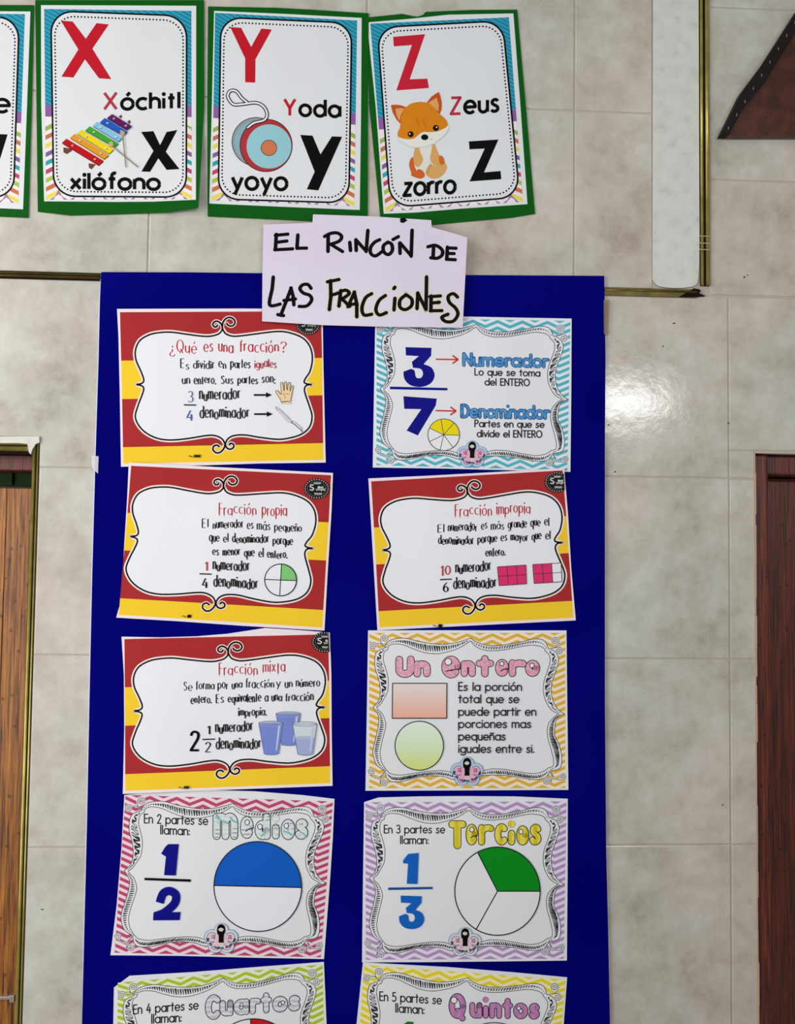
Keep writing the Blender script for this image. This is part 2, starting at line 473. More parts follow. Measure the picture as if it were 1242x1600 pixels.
bev_box(bm, XL, DL, 0.11, 0.13, ZB, LZ)
bev_box(bm, DR, XR, 0.11, 0.13, ZB, RZ)
bev_box(bm, XL, DL, 0.0012, 0.12, LZ, ZT)
bev_box(bm, DR, XR, 0.0012, 0.12, RZ, ZT)
link_mesh('grout', bm, GROUT, wall)
# rough plaster strip by the upright trim
bm = bmesh.new()
pl = smooth_line([at(*p).xz[:] for p in zoom(1050, 330, .1546)([(-200, 700), (-150, 755), (-60, 775), (60, 780), (180, 770), (235, 745), (255, 700), (265, 560), (270, 300)])], n=4)
pl = pl + [(XV1 - .002, ZT), (XV0 + .001, ZT), (XV0 - .001, zw(1015, 390))]
f = bm.faces.new([bm.verts.new((x, 0, z)) for x, z in pl])
r = bmesh.ops.extrude_face_region(bm, geom=[f])
for v in [e for e in r['geom'] if isinstance(e, bmesh.types.BMVert)]: v.co.y = -0.0022
bmesh.ops.recalc_face_normals(bm, faces=bm.faces)
m, N, L, b = nodes_of('rough_plaster')
nz = N.new('ShaderNodeTexNoise'); nz.inputs['Scale'].default_value = 60; nz.inputs['Detail'].default_value = 8
rp = ramp(N, [(0.25, (192, 190, 182)), (0.42, (206, 206, 200)), (0.7, (214, 214, 209))])
tc = N.new('ShaderNodeTexCoord'); L.new(tc.outputs['Object'], nz.inputs['Vector'])
L.new(nz.outputs['Fac'], rp.inputs['Fac']); L.new(rp.outputs['Color'], b.inputs['Base Color'])
bp = N.new('ShaderNodeBump'); bp.inputs['Strength'].default_value = .2; bp.inputs['Distance'].default_value = .003
L.new(nz.outputs['Fac'], bp.inputs['Height']); L.new(bp.outputs['Normal'], b.inputs['Normal']); b.inputs['Roughness'].default_value = .8
ROUGH = m
link_mesh('plaster_patch', bm, m, wall)['label'] = 'rough whitish plaster strip'
# small chips and specks in the tile glaze
bm = bmesh.new()
for (x, y, a, c) in ((1053, 505, 2.2, 1.2), (1036, 541, 1.4, .9), (1163, 433, 1.6, 1.4), (1168, 430, 1.1, .9), (961, 737, 1.6, 1.2), (1138, 661, 1.3, 1.3),
                     (66, 1421, 2.4, .9), (1129, 1258, 1.2, 1.2), (1076, 427, .9, 3), (951, 664, 1.2, 1.2), (1056, 433, 1.4, 1)):
    bm.faces.new([bm.verts.new(at(px, py, 0.0006)) for px, py in circle(x, y, a, c, n=9)])
for f in bm.faces:
    f.normal_update()
    if f.normal.y > 0: f.normal_flip()
link_mesh('chip', bm, ink((84, 74, 64), .8), wall)['label'] = 'small dark chips in the glaze'

# brass coloured edge trims
def brass(name, c1, c2, rough=.32):
    m, N, L, b = nodes_of(name)
    tc = N.new('ShaderNodeTexCoord'); nz = N.new('ShaderNodeTexNoise'); nz.inputs['Scale'].default_value = 40
    rp = ramp(N, [(0.35, c1), (0.65, c2)]); L.new(tc.outputs['Object'], nz.inputs['Vector'])
    L.new(nz.outputs['Fac'], rp.inputs['Fac']); L.new(rp.outputs['Color'], b.inputs['Base Color'])
    b.inputs['Metallic'].default_value = .55; b.inputs['Roughness'].default_value = rough
    return m
BRASS = brass('aged_brass', (150, 138, 58), (176, 162, 84))
DARKBRASS = brass('tarnished_brass', (82, 70, 30), (112, 96, 44))
DARKGAP = ink((26, 14, 12), .8)
def ridge(bm, axis, a0, a1, c, r, y=0.0, flat=.7, n=8):
    """half-round rib along x or z, standing out of the wall"""
    rows = []
    for t in (a0, a1):
        row = []
        for i in range(n + 1):
            an = math.pi * i / n
            o = c + r * math.cos(an); yy = y - r * flat * math.sin(an)
            row.append(bm.verts.new((t, yy, o) if axis == 'x' else (o, yy, t)))
        rows.append(row)
    for i in range(n): bm.faces.new((rows[0][i], rows[0][i + 1], rows[1][i + 1], rows[1][i]))
    bm.faces.new(rows[0]); bm.faces.new(rows[1])
def trim_bar(name, axis, a0, a1, c0, c1, label, ribs, dark):
    o = bmesh.new()
    if axis == 'x': bev_box(o, a0, a1, -0.0022, 0.006, min(c0, c1), max(c0, c1), .0005)
    else: bev_box(o, min(c0, c1), max(c0, c1), -0.0022, 0.006, a0, a1, .0005)
    base = structure(link_mesh(name, o, dark), label, 'trim')
    o = bmesh.new()
    for f, r in ribs: ridge(o, axis, a0, a1, c0 + f * (c1 - c0), r, -.0022)
    bmesh.ops.recalc_face_normals(o, faces=o.faces)
    link_mesh('rib', o, BRASS if axis == 'z' else DARKBRASS, base, smooth=True)
    return base
ztop, zbot = ZA + .0035, ZA - .0075
trim_bar('trim_1', 'x', XL, xw(166, 430), ZA + .0045, ZA - .0062, 'dark brass edge trim running left from the blue panel top', [(.25, .0016), (.62, .002)], DARKGAP)
t2 = trim_bar('trim_2', 'x', xw(935, 455), xw(1088, 457), zw(1010, 451), zw(1010, 464), 'dark brass edge trim running right from the blue panel top', [(.3, .0016)], DARKBRASS)
bm = bmesh.new()      # torn, blackened end of the trim
pts = [at(*p, .0024) for p in ((1084, 450.5), (1093, 452), (1095, 455), (1092, 458), (1102, 462), (1085, 464.5), (1060, 464))]
bm.faces.new([bm.verts.new(p) for p in pts])
r = bmesh.ops.extrude_face_region(bm, geom=bm.faces[:])
for v in [e for e in r['geom'] if isinstance(e, bmesh.types.BMVert)]: v.co.y = 0.004
bmesh.ops.recalc_face_normals(bm, faces=bm.faces)
link_mesh('broken_end', bm, DARKGAP, t2)
t3 = trim_bar('trim_3', 'z', zw(1101, 447), ZT, xw(1094, 420), xw(1108, 420), 'upright shiny brass strip at the right ending above the trim', [(.16, .0022), (.78, .0028)], DARKGAP)
bm = bmesh.new()      # three pale tie scratches round the strip
for y in (366, 377, 387):
    a, c = at(1093, y + 3, .0062), at(1109, y - 1, .0062)
    bev_box(bm, a.x, c.x, -.0062, -.0045, a.z, a.z + .0009)
link_mesh('scratch', bm, ink((190, 180, 150), .6), t3)

# ---------------- left doorway
def wood(name, c1, c2, c3, scale=(105, 105, 3.2), rough=.45):
    m, N, L, b = nodes_of(name)
    tc = N.new('ShaderNodeTexCoord'); mp = N.new('ShaderNodeMapping'); mp.inputs['Scale'].default_value = scale
    n1 = N.new('ShaderNodeTexNoise'); n1.inputs['Scale'].default_value = 3.5; n1.inputs['Detail'].default_value = 7; n1.inputs['Roughness'].default_value = .65; n1.inputs['Distortion'].default_value = .5
    L.new(tc.outputs['Object'], mp.inputs['Vector']); L.new(mp.outputs['Vector'], n1.inputs['Vector'])
    rp = ramp(N, [(0.36, c1), (0.5, c2), (0.66, c3)])
    L.new(n1.outputs['Fac'], rp.inputs['Fac'])
    sp = N.new('ShaderNodeTexVoronoi'); sp.inputs['Scale'].default_value = 55
    L.new(tc.outputs['Object'], sp.inputs['Vector'])
    r2 = ramp(N, [(0.10, (70, 30, 12)), (0.17, (255, 255, 255))]); L.new(sp.outputs['Distance'], r2.inputs['Fac'])
    mc = N.new('ShaderNodeMix'); mc.data_type = 'RGBA'; mc.blend_type = 'MULTIPLY'; mc.inputs[0].default_value = .6
    L.new(rp.outputs['Color'], mc.inputs[6]); L.new(r2.outputs['Color'], mc.inputs[7])
    L.new(mc.outputs[2], b.inputs['Base Color']); b.inputs['Roughness'].default_value = rough
    bp = N.new('ShaderNodeBump'); bp.inputs['Strength'].default_value = .25; bp.inputs['Distance'].default_value = .003
    L.new(n1.outputs['Fac'], bp.inputs['Height']); L.new(bp.outputs['Normal'], b.inputs['Normal'])
    return m
WOOD = wood('varnished_door_wood', (58, 22, 4), (140, 82, 20), (182, 118, 42))
DARKWOOD = wood('dark_red_wood', (44, 14, 8), (92, 34, 18), (126, 52, 30))
fr = bmesh.new()
DXO = DL; DXI = xw(49, 760)
bev_box(fr, DXI + .004, DXO - .0002, 0.0, .05, ZB, LZ - .010, .0004)
door = structure(link_mesh('door_1', fr, DARKGAP), 'brown wooden door at the left in a brass coloured moulding', 'door')
bm = bmesh.new()
wdt = DXO - DXI
ridge(bm, 'z', ZB, zw(60, 700), DXI + wdt * .24, wdt * .25, .001, 1.0)
ridge(bm, 'z', ZB, zw(60, 693), DXI + wdt * .78, wdt * .17, .001, .9)
bmesh.ops.recalc_face_normals(bm, faces=bm.faces)
link_mesh('side_moulding', bm, BRASS, door, smooth=True)
bm = bmesh.new()
zt0, zt1 = zw(30, 693), zw(30, 710)
bev_box(bm, XL, xw(45, 702), .0005, .05, zt1, zt0, .0005)
link_mesh('head_moulding_core', bm, DARKGAP, door)
bm = bmesh.new()
hh = zt0 - zt1
ridge(bm, 'x', XL, xw(45, 702), zt0 - hh * .06, hh * .10, .0005, .7)
ridge(bm, 'x', XL, xw(46, 702), zt0 - hh * .48, hh * .24, .0005, .8)
bmesh.ops.recalc_face_normals(bm, faces=bm.faces)
link_mesh('head_moulding', bm, BRASS, door, smooth=True)
bm = bmesh.new()      # plaster where the two mouldings should have met
pts = [at(*p) for p in ((-70, 682.5), (62.5, 682.5), (62.5, 692), (57, 694), (52, 702), (49, 710.5), (46.5, 707), (44, 694), (30, 692.8), (-70, 692.8))]
bm.faces.new([bm.verts.new((p.x, -.0035, p.z)) for p in pts])
r = bmesh.ops.extrude_face_region(bm, geom=bm.faces[:])
for v in [e for e in r['geom'] if isinstance(e, bmesh.types.BMVert)]: v.co.y = .03
bmesh.ops.recalc_face_normals(bm, faces=bm.faces)
link_mesh('plaster_corner', bm, ROUGH, door)
bm = bmesh.new(); bev_box(bm, XL, DXI + .006, .022, .07, zw(30, 733), zt1 + .002, .002)
link_mesh('lintel', bm, DARKWOOD, door)
bm = bmesh.new(); bev_box(bm, XL, DXI + .006, .085, .10, zw(30, 752), zw(30, 730), 0)
bev_box(bm, xw(-20, 740), xw(-16, 740), .080, .086, zw(30, 752), zw(30, 730), 0)
bev_box(bm, xw(28, 740), xw(30, 740), .080, .086, zw(30, 752), zw(30, 730), 0)
link_mesh('transom', bm, ink((46, 66, 34), .5), door)
bm = bmesh.new()
px = XL
dz = zw(30, 760)
wpl = .058
while px < DXI - .004:
    x1 = min(px + wpl, DXI - .001)
    bev_box(bm, px + .0003, x1 - .0003, .040, .075, ZB, dz, .0008); px = x1
link_mesh('door_leaf', bm, WOOD, door)
bm = bmesh.new(); p0 = at(-20, 1571, -.02); p1 = at(17, 1563, -.02)
bev_box(bm, p0.x, p1.x - .006, .0345, .041, p0.z, p1.z - .002, .0006)
bev_box(bm, p1.x - .007, p1.x, .0330, .041, p0.z - .003, p1.z, .0006)
ml, N, L, b = nodes_of('worn_steel'); b.inputs['Base Color'].default_value = rgba((190, 180, 165)); b.inputs['Metallic'].default_value = .8; b.inputs['Roughness'].default_value = .35
link_mesh('latch', bm, ml, door)

# ---------------- right doorway: only its dark red jamb and leaf
bm = bmesh.new(); bev_box(bm, DR + .0015, DR + .022, .004, .10, ZB, RZ - .002, .003)
door2 = structure(link_mesh('door_2', bm, DARKWOOD), 'dark red wooden door jamb at the right edge of the tiled wall', 'door')
bm = bmesh.new(); bev_box(bm, DR + .0225, XR, .012, .10, RZ - .030, RZ - .002, .003); link_mesh('lintel', bm, DARKWOOD, door2)
bm = bmesh.new(); bev_box(bm, DR + .0225, XR, .045, .08, ZB, RZ - .031, .002); link_mesh('door_leaf', bm, DARKWOOD, door2)
bm = bmesh.new()      # raw tile and mortar edge along the doorway
rr = random.Random(5); z = ZB
while z < RZ:
    h_ = rr.uniform(.012, .05)
    bev_box(bm, DR - .0022, DR + rr.uniform(.0002, .0018), -.0006, .01, z, min(z + h_, RZ), .0004); z += h_
link_mesh('mortar_edge', bm, ink((188, 160, 138), .9), door2)

# ---------------- dark slanting board high on the right
SB = empty('wooden_board', at(1180, 170, .01))
tag(SB, 'dark brown wooden board with a slanting studded black edge, high at the right', 'board')
bm = bmesh.new()
pts = [at(*p, .004) for p in ((1133, 217), (1152, 179), (1166, 152), (1187, 120), (1234, 40), (1262, 40), (1262, 217))]
bm.faces.new([bm.verts.new(p - SB.location) for p in pts])
r = bmesh.ops.extrude_face_region(bm, geom=bm.faces[:])
for v in [e for e in r['geom'] if isinstance(e, bmesh.types.BMVert)]: v.co.y -= .012
bmesh.ops.recalc_face_normals(bm, faces=bm.faces)
link_mesh('panel', bm, wood('stained_board_wood', (40, 14, 8), (70, 28, 16), (92, 42, 22), (6, 6, 6)), SB)
bm = bmesh.new()
a, c, d, e = (1133, 217), (1120, 217), (1152, 152), (1187, 105)
pts = [at(*p, .004) for p in (a, c, d, e, (1240, 22), (1258, 22), (1187, 138), (1152, 180))]
bm.faces.new([bm.verts.new(p - SB.location) for p in pts])
r = bmesh.ops.extrude_face_region(bm, geom=bm.faces[:])
for v in [x for x in r['geom'] if isinstance(x, bmesh.types.BMVert)]: v.co.y -= .016
bmesh.ops.recalc_face_normals(bm, faces=bm.faces)
edge = link_mesh('edge_strip', bm, ink((34, 29, 28), .6), SB)
for i in range(9):
    t = i / 8
    x, y = 1138 + t * 104, 200 - t * 165
    bm = bmesh.new()
    p = at(x, y, .0205) - SB.location
    bmesh.ops.create_uvsphere(bm, u_segments=8, v_segments=6, radius=.0016, matrix=Matrix.Translation(p) @ Matrix.Diagonal((.6, .5, 1.6, 1)))
    link_mesh('stud', bm, ink((120, 108, 96), .5), edge)

# ================================================================== BLUE PANEL
PB = empty('bulletin_board', at(545, 900, .003))
tag(PB, 'tall dark blue board hung on the tiled wall, carrying the fraction posters', 'board')
outline = [(158, 425), (300, 425.5), (420, 427), (700, 429.5), (944, 431)]
outline += [(946, 560), (945, 700), (945, 900), (945, 1100), (947, 1330), (950, 1450), (953, 1600), (956, 1690)]
outline += [(125.5, 1690), (128, 1600), (131, 1480), (136, 1280), (140, 1080), (144, 900), (149, 720), (154, 560), (156, 470)]
m, N, L, b = nodes_of('blue_foam')
tc = N.new('ShaderNodeTexCoord'); nz = N.new('ShaderNodeTexNoise'); nz.inputs['Scale'].default_value = 3
rp = ramp(N, [(0.4, (0, 0, 104)), (0.6, (2, 4, 112))]); L.new(tc.outputs['Object'], nz.inputs['Vector'])
L.new(nz.outputs['Fac'], rp.inputs['Fac']); L.new(rp.outputs['Color'], b.inputs['Base Color'])
b.inputs['Roughness'].default_value = .7; b.inputs['Specular IOR Level'].default_value = .02
bm = bmesh.new()
f = bm.faces.new([bm.verts.new(at(*p, .004) - PB.location) for p in outline])
r = bmesh.ops.extrude_face_region(bm, geom=[f])
for v in [e for e in r['geom'] if isinstance(e, bmesh.types.BMVert)]: v.co.y += .0008
bmesh.ops.recalc_face_normals(bm, faces=bm.faces)
link_mesh('backing_sheet', bm, m, PB)
core = outline[:9] + outline[9:15] + [(x - 1.6, y) for x, y in outline[15:]]
bm = bmesh.new(); f = bm.faces.new([bm.verts.new(at(*p, .0031) - PB.location) for p in core])
r = bmesh.ops.extrude_face_region(bm, geom=[f])
for v in [e for e in r['geom'] if isinstance(e, bmesh.types.BMVert)]: v.co.y += .0020
bmesh.ops.recalc_face_normals(bm, faces=bm.faces)
link_mesh('core', bm, ink((214, 216, 236)), PB)['label'] = 'pale edge of the board'

def tape(name, label, pts, d, rgb, alpha, rough=.12):
    m, N, L, b = nodes_of(name); b.inputs['Base Color'].default_value = rgba(rgb); b.inputs['Roughness'].default_value = rough
    b.inputs['Alpha'].default_value = alpha
    bm = bmesh.new(); bm.faces.new([bm.verts.new(at(*p, d)) for p in pts])
    r = bmesh.ops.extrude_face_region(bm, geom=bm.faces[:])
    for v in [e for e in r['geom'] if isinstance(e, bmesh.types.BMVert)]: v.co.y += .0003
    bmesh.ops.recalc_face_normals(bm, faces=bm.faces)
    o = link_mesh(name, bm, m); c = at(*pts[0], d)
    o.data.transform(Matrix.Translation(-c)); o.location = c
    return tag(o, label, 'tape')
tape('tape_strip', 'short clear tape strip on the left edge of the blue board', [(143, 712), (154, 713), (153, 740), (143.5, 731)], .0048, (235, 236, 240), .5)
tape('tape_strip', 'brownish tape strip on the right edge near the top of the blue board', [(943, 469), (952.5, 468), (951, 523), (943.5, 522)], .0048, (150, 130, 105), .4)

# ================================================================== ALPHABET POSTERS
TEAL = (52, 158, 182); TEAL2 = (30, 128, 158); LILACBLOCK = (140, 92, 158)
STR = [(152, 172, 88), (190, 112, 84), (226, 208, 92), (124, 98, 146), (52, 158, 168), (186, 72, 104), (168, 188, 78), (198, 114, 76), (230, 212, 92)]
GREEN = (8, 86, 18)
def card(S, pts, back_off=.0004):
    S.poly(pts, ink(GREEN, .75, .1), up=True)
    return S.part('backing_card', 'dark green card', thick=.0009)
def alphabet(S, quad, inner, frame, radius, parity, left=True, right=True):
    """the printed border of an alphabet sheet: striped teal upper half, zigzag lower half, black rounded frame and dotted line"""
    S.poly(quad, (220, 223, 226)); S.part('sheet', thick=.0002)
    T = homography([(0, 0), (1, 0), (1, 1), (0, 1)], inner)
    P = lambda u, v: T(u, v)
    mid = .50
    S.poly([P(0, 0), P(1, 0), P(1, mid), P(0, mid)], TEAL)
    S.up()
    n = 46                         # slanting darker stripes
    for i in range(-24, n):
        v0 = i * .022
        q = []
        for (u, v) in ((0, v0), (1, v0 + .42), (1, v0 + .431), (0, v0 + .011)):
            q.append((u, v))
        # clip to 0..mid
        def clip(q, lim, sign):
            out = []
            for a, c in zip(q, q[1:] + q[:1]):
                ia = sign * (a[1] - lim) >= 0; ic = sign * (c[1] - lim) >= 0
                if ia: out.append(a)
                if ia != ic:
                    t = (lim - a[1]) / (c[1] - a[1]); out.append((a[0] + t * (c[0] - a[0]), lim))
            return out
        q = clip(q, 0, 1)
        if len(q) > 2: q = clip(q, mid, -1)
        if len(q) > 2: S.poly([P(*p) for p in q], TEAL2, up=False)
    S.poly([P(0, mid), P(1, mid), P(1, mid + .062), P(0, mid + .062)], LILACBLOCK)
    S.poly([P(0, mid + .062), P(1, mid + .062), P(1, 1), P(0, 1)], (232, 226, 226))
    S.up()
    for i in range(9):
        v = mid + .075 + i * .0455
        c = STR[i]
        if left: S.poly([P(0, v + .040), P(.16, v - .02), P(.16, v + .004), P(0, v + .064)], c, up=False)
        if right: S.poly([P(1, v + .040), P(.84, v - .02), P(.84, v + .004), P(1, v + .064)], c, up=False)
    S.up()
    for i in range(7):
        u = .085 + i * .138
        for sg in (-1, 1):
            S.poly([P(u, .945), P(u, .972), P(u + sg * .062, 1.0), P(u + sg * .062 * .62, 1.0), ][:3] + [P(u + sg * .035, 1.0)], (150, 124, 168), up=False)
    S.part('striped_border')
    # rounded frame
    F = homography([(0, 0), (1, 0), (1, 1), (0, 1)], frame)
    def rrect(ins, rx, ry):
        p = []
        for (cx, cy, a0) in ((1 - ins - rx, ins + ry, 90), (ins + rx, ins + ry, 180), (ins + rx, 1 - ins - ry, 270), (1 - ins - rx, 1 - ins - ry, 360)):
            for k in range(9):
                a = math.radians(a0 - 90 + k * 11.25) if False else math.radians(a0 - 90 + 90 * k / 8)
                p.append((cx + rx * math.cos(a), cy - ry * math.sin(a)))
        return p
    ry = radius * .72
    path = [F(*p) for p in rrect(0, radius, ry)]
    S.poly(path, (220, 223, 226)); S.line(path, 2.7, BLACK, closed=True)
    dots = [F(*p) for p in rrect(.026, radius * .9, ry * .9)]
    dots.append(dots[0])
    L = sum(math.dist(a, c) for a, c in zip(dots, dots[1:]))
    S.up()
    for p in resample(dots, int(L / 5.3))[:-1]: S.poly(circle(p[0], p[1], 1.45, n=8), BLACK, up=False)
    S.part('rounded_frame', 'black rounded frame with an inner dotted line')

# left neighbour, cut by the picture's edge
S = Sheet('alphabet_poster', 'alphabet poster cut off by the left edge, its word ending in e', 'poster', [(-200, 18), (47, 18), (36, 327), (-195, 318)], .0016, .0012, group='alphabet posters', seed=.4)
card(S, [(-215, 6), (53, 8), (49, 170), (44, 340), (-210, 330)])
alphabet(S, [(-200, 16), (47.5, 18), (42, 170), (36, 327), (-195, 317)], [(-192, 20), (39, 22), (28.5, 317), (-188, 310)], [(-175, 26), (30, 27), (21, 309), (-172, 302)], .16, 0)
text(S, 'e', -8, 14.5, 175, 175, 31, 5.2, BLACK, caps=False); S.part('word_lettering')
S.poly([(-40, 210), (-22, 210), (-14, 242), (-4, 209.5), (11.8, 210), (-6, 268), (-24, 268)], BLACK); S.part('large_black_letter')

def lift_x(u, v): return .010 * max(0, u - .55) ** 2 / .2 * max(0, v - .6) / .4
S = Sheet('alphabet_poster', 'alphabet poster with a big red X, a rainbow xylophone and xilófono', 'poster', [(58, 8), (310, 8), (307, 325), (65, 325)], .0016, .0012, lift=lift_x, group='alphabet posters', seed=1.3)
card(S, [(55, 0), (318.5, 0), (319, 165), (310, 322), (309, 325), (258, 332), (180, 335), (110, 336.5), (59, 330.5), (57, 165)])
alphabet(S, [(64, 8), (306.5, 9), (306.3, 165), (306, 312), (240, 315), (180, 315.5), (69, 314.5), (64.4, 165)], [(69, 14), (299, 17), (299.5, 311), (72, 312)], [(79.5, 17), (291.5, 25), (291, 308), (84, 306.5)], .16, 0)
zA = zoom(0, 0, .2577)
S.poly(zA([(368, 125), (440, 130), (520, 235), (585, 140), (660, 148), (560, 295), (675, 480), (600, 475), (515, 360), (445, 470), (372, 465), (475, 300)]), RED); S.part('large_red_letter')
text(S, 'X', 163, 182, 171, 170.5, 26, 4.6, (176, 58, 70), caps=False)
text(S, 'óchitl', 190, 280, 170.8, 169, 25.5, 5.2, BLACK, caps=False, sp=.22); S.part('word_lettering')
S.poly(zA([(855, 800), (930, 795), (970, 880), (1010, 800), (1075, 788), (1005, 920), (1088, 1025), (1010, 1030), (960, 960), (910, 1042), (857, 1040), (930, 915)]), BLACK); S.part('large_black_letter')
text(S, 'xilófono', 111, 249, 295, 296, 25, 5.4, BLACK, caps=False, sp=.2); S.part('word_lettering')
zX = zoom(90, 165, .12077)
for q in ([(75, 540), (190, 560), (185, 585), (120, 628), (75, 605)], [(400, 745), (495, 760), (440, 825), (405, 805)], [(790, 140), (825, 115), (835, 150), (815, 165)], [(900, 205), (935, 185), (945, 220), (925, 240)]):
    S.poly(zX(q), (112, 66, 48))
bars = [((55, 480), (115, 428), (595, 715), (530, 770), (186, 18, 24)), ((160, 415), (220, 365), (662, 640), (602, 690), (218, 150, 40)), ((250, 360), (310, 315), (725, 565), (665, 620), (232, 208, 24)),
        ((358, 320), (415, 268), (785, 490), (735, 535), (62, 160, 50)), ((455, 260), (510, 210), (835, 415), (785, 462), (128, 188, 222)), ((548, 215), (610, 160), (900, 335), (845, 385), (32, 88, 184)), ((640, 158), (705, 110), (955, 262), (895, 310), (94, 26, 92))]
for a, c, d, e, col in bars:
    q = zX([a, c, d, e])
    S.poly([(x + .3, y + 1.5) for x, y in q], tuple(int(v * .55) for v in col))
    S.poly(q, col)
    for t in (.22, .83):
        mx_ = [q[0][k] * (1 - t) * .5 + q[1][k] * (1 - t) * .5 + q[2][k] * t * .5 + q[3][k] * t * .5 for k in (0, 1)]
        S.poly(circle(mx_[0] + .8, mx_[1] + 1, 2, 1.5, n=10), tuple(int(v * .4) for v in col)); S.poly(circle(mx_[0], mx_[1], 2.0, 1.7, n=10), tuple(int(v * .4 + 135) for v in col))
S.line(zX([(845, 395), (868, 640), (885, 800)]), 1.6, (134, 120, 98)); S.line(zX([(715, 530), (860, 650), (1040, 795)]), 1.6, (134, 120, 98))
S.poly(circle(*zX([(838, 358)])[0], 4, n=14), (186, 156, 112)); S.poly(circle(*zX([(690, 500)])[0], 4, n=14), (196, 166, 110))
S.part('xylophone_picture')

S = Sheet('alphabet_poster', 'alphabet poster with a big red Y and a blue and red yoyo', 'poster', [(330, 14), (570, 24), (566, 332), (325, 322)], .0016, .0012, group='alphabet posters', seed=2.2)
card(S, [(325, 10), (430, 12), (487, 15), (576, 20.7), (575, 180), (574.6, 337), (490, 345.5), (435, 343), (370, 340), (324.5, 338), (323.7, 170)])
alphabet(S, [(334.5, 17), (450, 22), (565, 28), (564, 180), (562, 328), (440, 323), (327, 318), (331, 165)], [(336, 20), (558, 32), (553.5, 322), (331, 313)], [(345, 27), (549.5, 36), (545, 317), (341, 311)], .155, 0)
zB = zoom(300, 0, .2254)
S.poly(zB([(265, 188), (340, 192), (410, 325), (480, 198), (553, 205), (440, 410), (438, 573), (368, 570), (368, 405)]), RED); S.part('large_red_letter')
text(S, 'Y', 444.5, 461, 180.5, 180.5, 25.5, 4.6, (190, 30, 44), caps=False)
text(S, 'oda', 468.5, 531, 180.5, 182.5, 26, 5.2, BLACK, caps=False, sp=.24); S.part('word_lettering')
S.poly(zB([(750, 935), (835, 940), (890, 1070), (970, 945), (1040, 948), (875, 1320), (795, 1312), (850, 1190)]), BLACK); S.part('large_black_letter')
text(S, 'yoyo', 363, 448, 295.5, 296.5, 29, 5.4, BLACK, caps=False, sp=.2); S.part('word_lettering')
def disc(cx, cy, rx, ry, fill, lw=2.2):
    c = circle(*zB([(cx, cy)])[0], rx * .2254, ry * .2254, n=48); S.poly(c, BLACK)
    S.poly(circle(*zB([(cx, cy)])[0], rx * .2254 - lw / 2, ry * .2254 - lw / 2, n=48), fill)
disc(443, 982, 168, 170, (142, 152, 158)); S.poly(circle(*zB([(432, 985)])[0], 31, 32, n=40), (132, 172, 184))
disc(513, 1008, 183, 184, (172, 52, 60))
S.poly(circle(*zB([(533, 1015)])[0], 35, 34.5, n=48), (146, 196, 206))
disc(533, 1025, 56, 56, (204, 118, 78), 1.8)
st = smooth_line(zB([(385, 885), (430, 852), (500, 832), (520, 790), (495, 738), (440, 712), (350, 722), (285, 722), (248, 672), (262, 632), (305, 632), (345, 680), (380, 708)]), n=5)
S.line(st, 5.6, BLACK, caps=True); S.line(st, 2.6, WHITE, caps=True)
S.part('yoyo_picture')

S = Sheet('alphabet_poster', 'alphabet poster with a big red Z, an orange fox and zorro', 'poster', [(575, 30), (805, 16), (828, 325), (597, 340)], .0016, .0012, group='alphabet posters', seed=3.1)
card(S, [(575.8, 27), (600, 24.5), (628, 21.5), (645, 25), (652, 26), (661, 23), (665, 18.5), (735, 15.5), (808, 15), (822, 170), (836, 334), (799, 340), (675, 351), (640, 346), (594, 338), (577, 166), (573.5, 42)])
alphabet(S, [(573.5, 35), (640, 29.5), (700, 23), (802, 21), (813, 165), (824, 319), (720, 326), (650, 332), (599.5, 334), (587, 167)], [(578.5, 37), (795, 27), (817, 315), (602.5, 330.5)], [(589.5, 43), (785, 32.5), (812, 308), (610, 324)], .16, 0)
zC = zoom(560, 0, .2254)
S.poly(zC([(240, 255), (462, 237), (355, 550), (478, 545), (488, 610), (262, 627), (370, 312), (245, 322)]), (194, 34, 52)); S.part('large_red_letter')
text(S, 'Z', 704.5, 719.5, 178, 177.5, 25, 4.4, (180, 48, 68), caps=False)
text(S, 'eus', 726, 778.5, 177, 173.5, 29, 5.2, BLACK, caps=False, sp=.24); S.part('word_lettering')
S.poly(zC([(765, 980), (970, 967), (870, 1195), (985, 1185), (990, 1242), (770, 1258), (875, 1030), (770, 1035)]), BLACK); S.part('large_black_letter')
text(S, 'zorro', 631, 711, 305.5, 301, 29, 5.4, BLACK, caps=False, sp=.2); S.part('word_lettering')
zF = zoom(600, 140, .0966)
def blob(pts, col, n=5): S.poly(smooth_line(zF(pts), True, n), col)
ORA = (212, 128, 22); DOR = (190, 84, 26); TAN = (214, 162, 96)
blob([(600, 935), (770, 890), (770, 1100), (700, 1260), (600, 1290), (560, 1000)], (222, 220, 212))
blob([(475, 1095), (430, 1120), (405, 1200), (420, 1290), (440, 1350), (440, 1390), (510, 1420), (580, 1440), (640, 1420), (660, 1380), (620, 1310), (550, 1285), (530, 1312), (490, 1230)], (206, 98, 40))
blob([(890, 1070), (950, 1085), (980, 1170), (1012, 1240), (1000, 1310), (930, 1400), (830, 1440), (730, 1420), (670, 1350), (700, 1270), (760, 1210), (860, 1230)], TAN)
blob([(880, 1080), (930, 1075), (965, 1110), (975, 1190), (925, 1220), (890, 1160)], (206, 104, 44))
blob([(505, 930), (558, 930), (590, 1030), (630, 1110), (610, 1190), (545, 1250), (490, 1200), (475, 1080)], TAN)
blob([(780, 885), (812, 875), (850, 970), (885, 1060), (880, 1180), (850, 1228), (790, 1200), (745, 1120), (765, 1000)], TAN)
S.poly(zF([(108, 250), (200, 243), (290, 258), (365, 290), (300, 400), (262, 548), (200, 485), (140, 370)]), DOR)
S.poly(zF([(182, 312), (250, 298), (325, 305), (270, 420), (250, 510), (200, 410)]), (220, 160, 100))
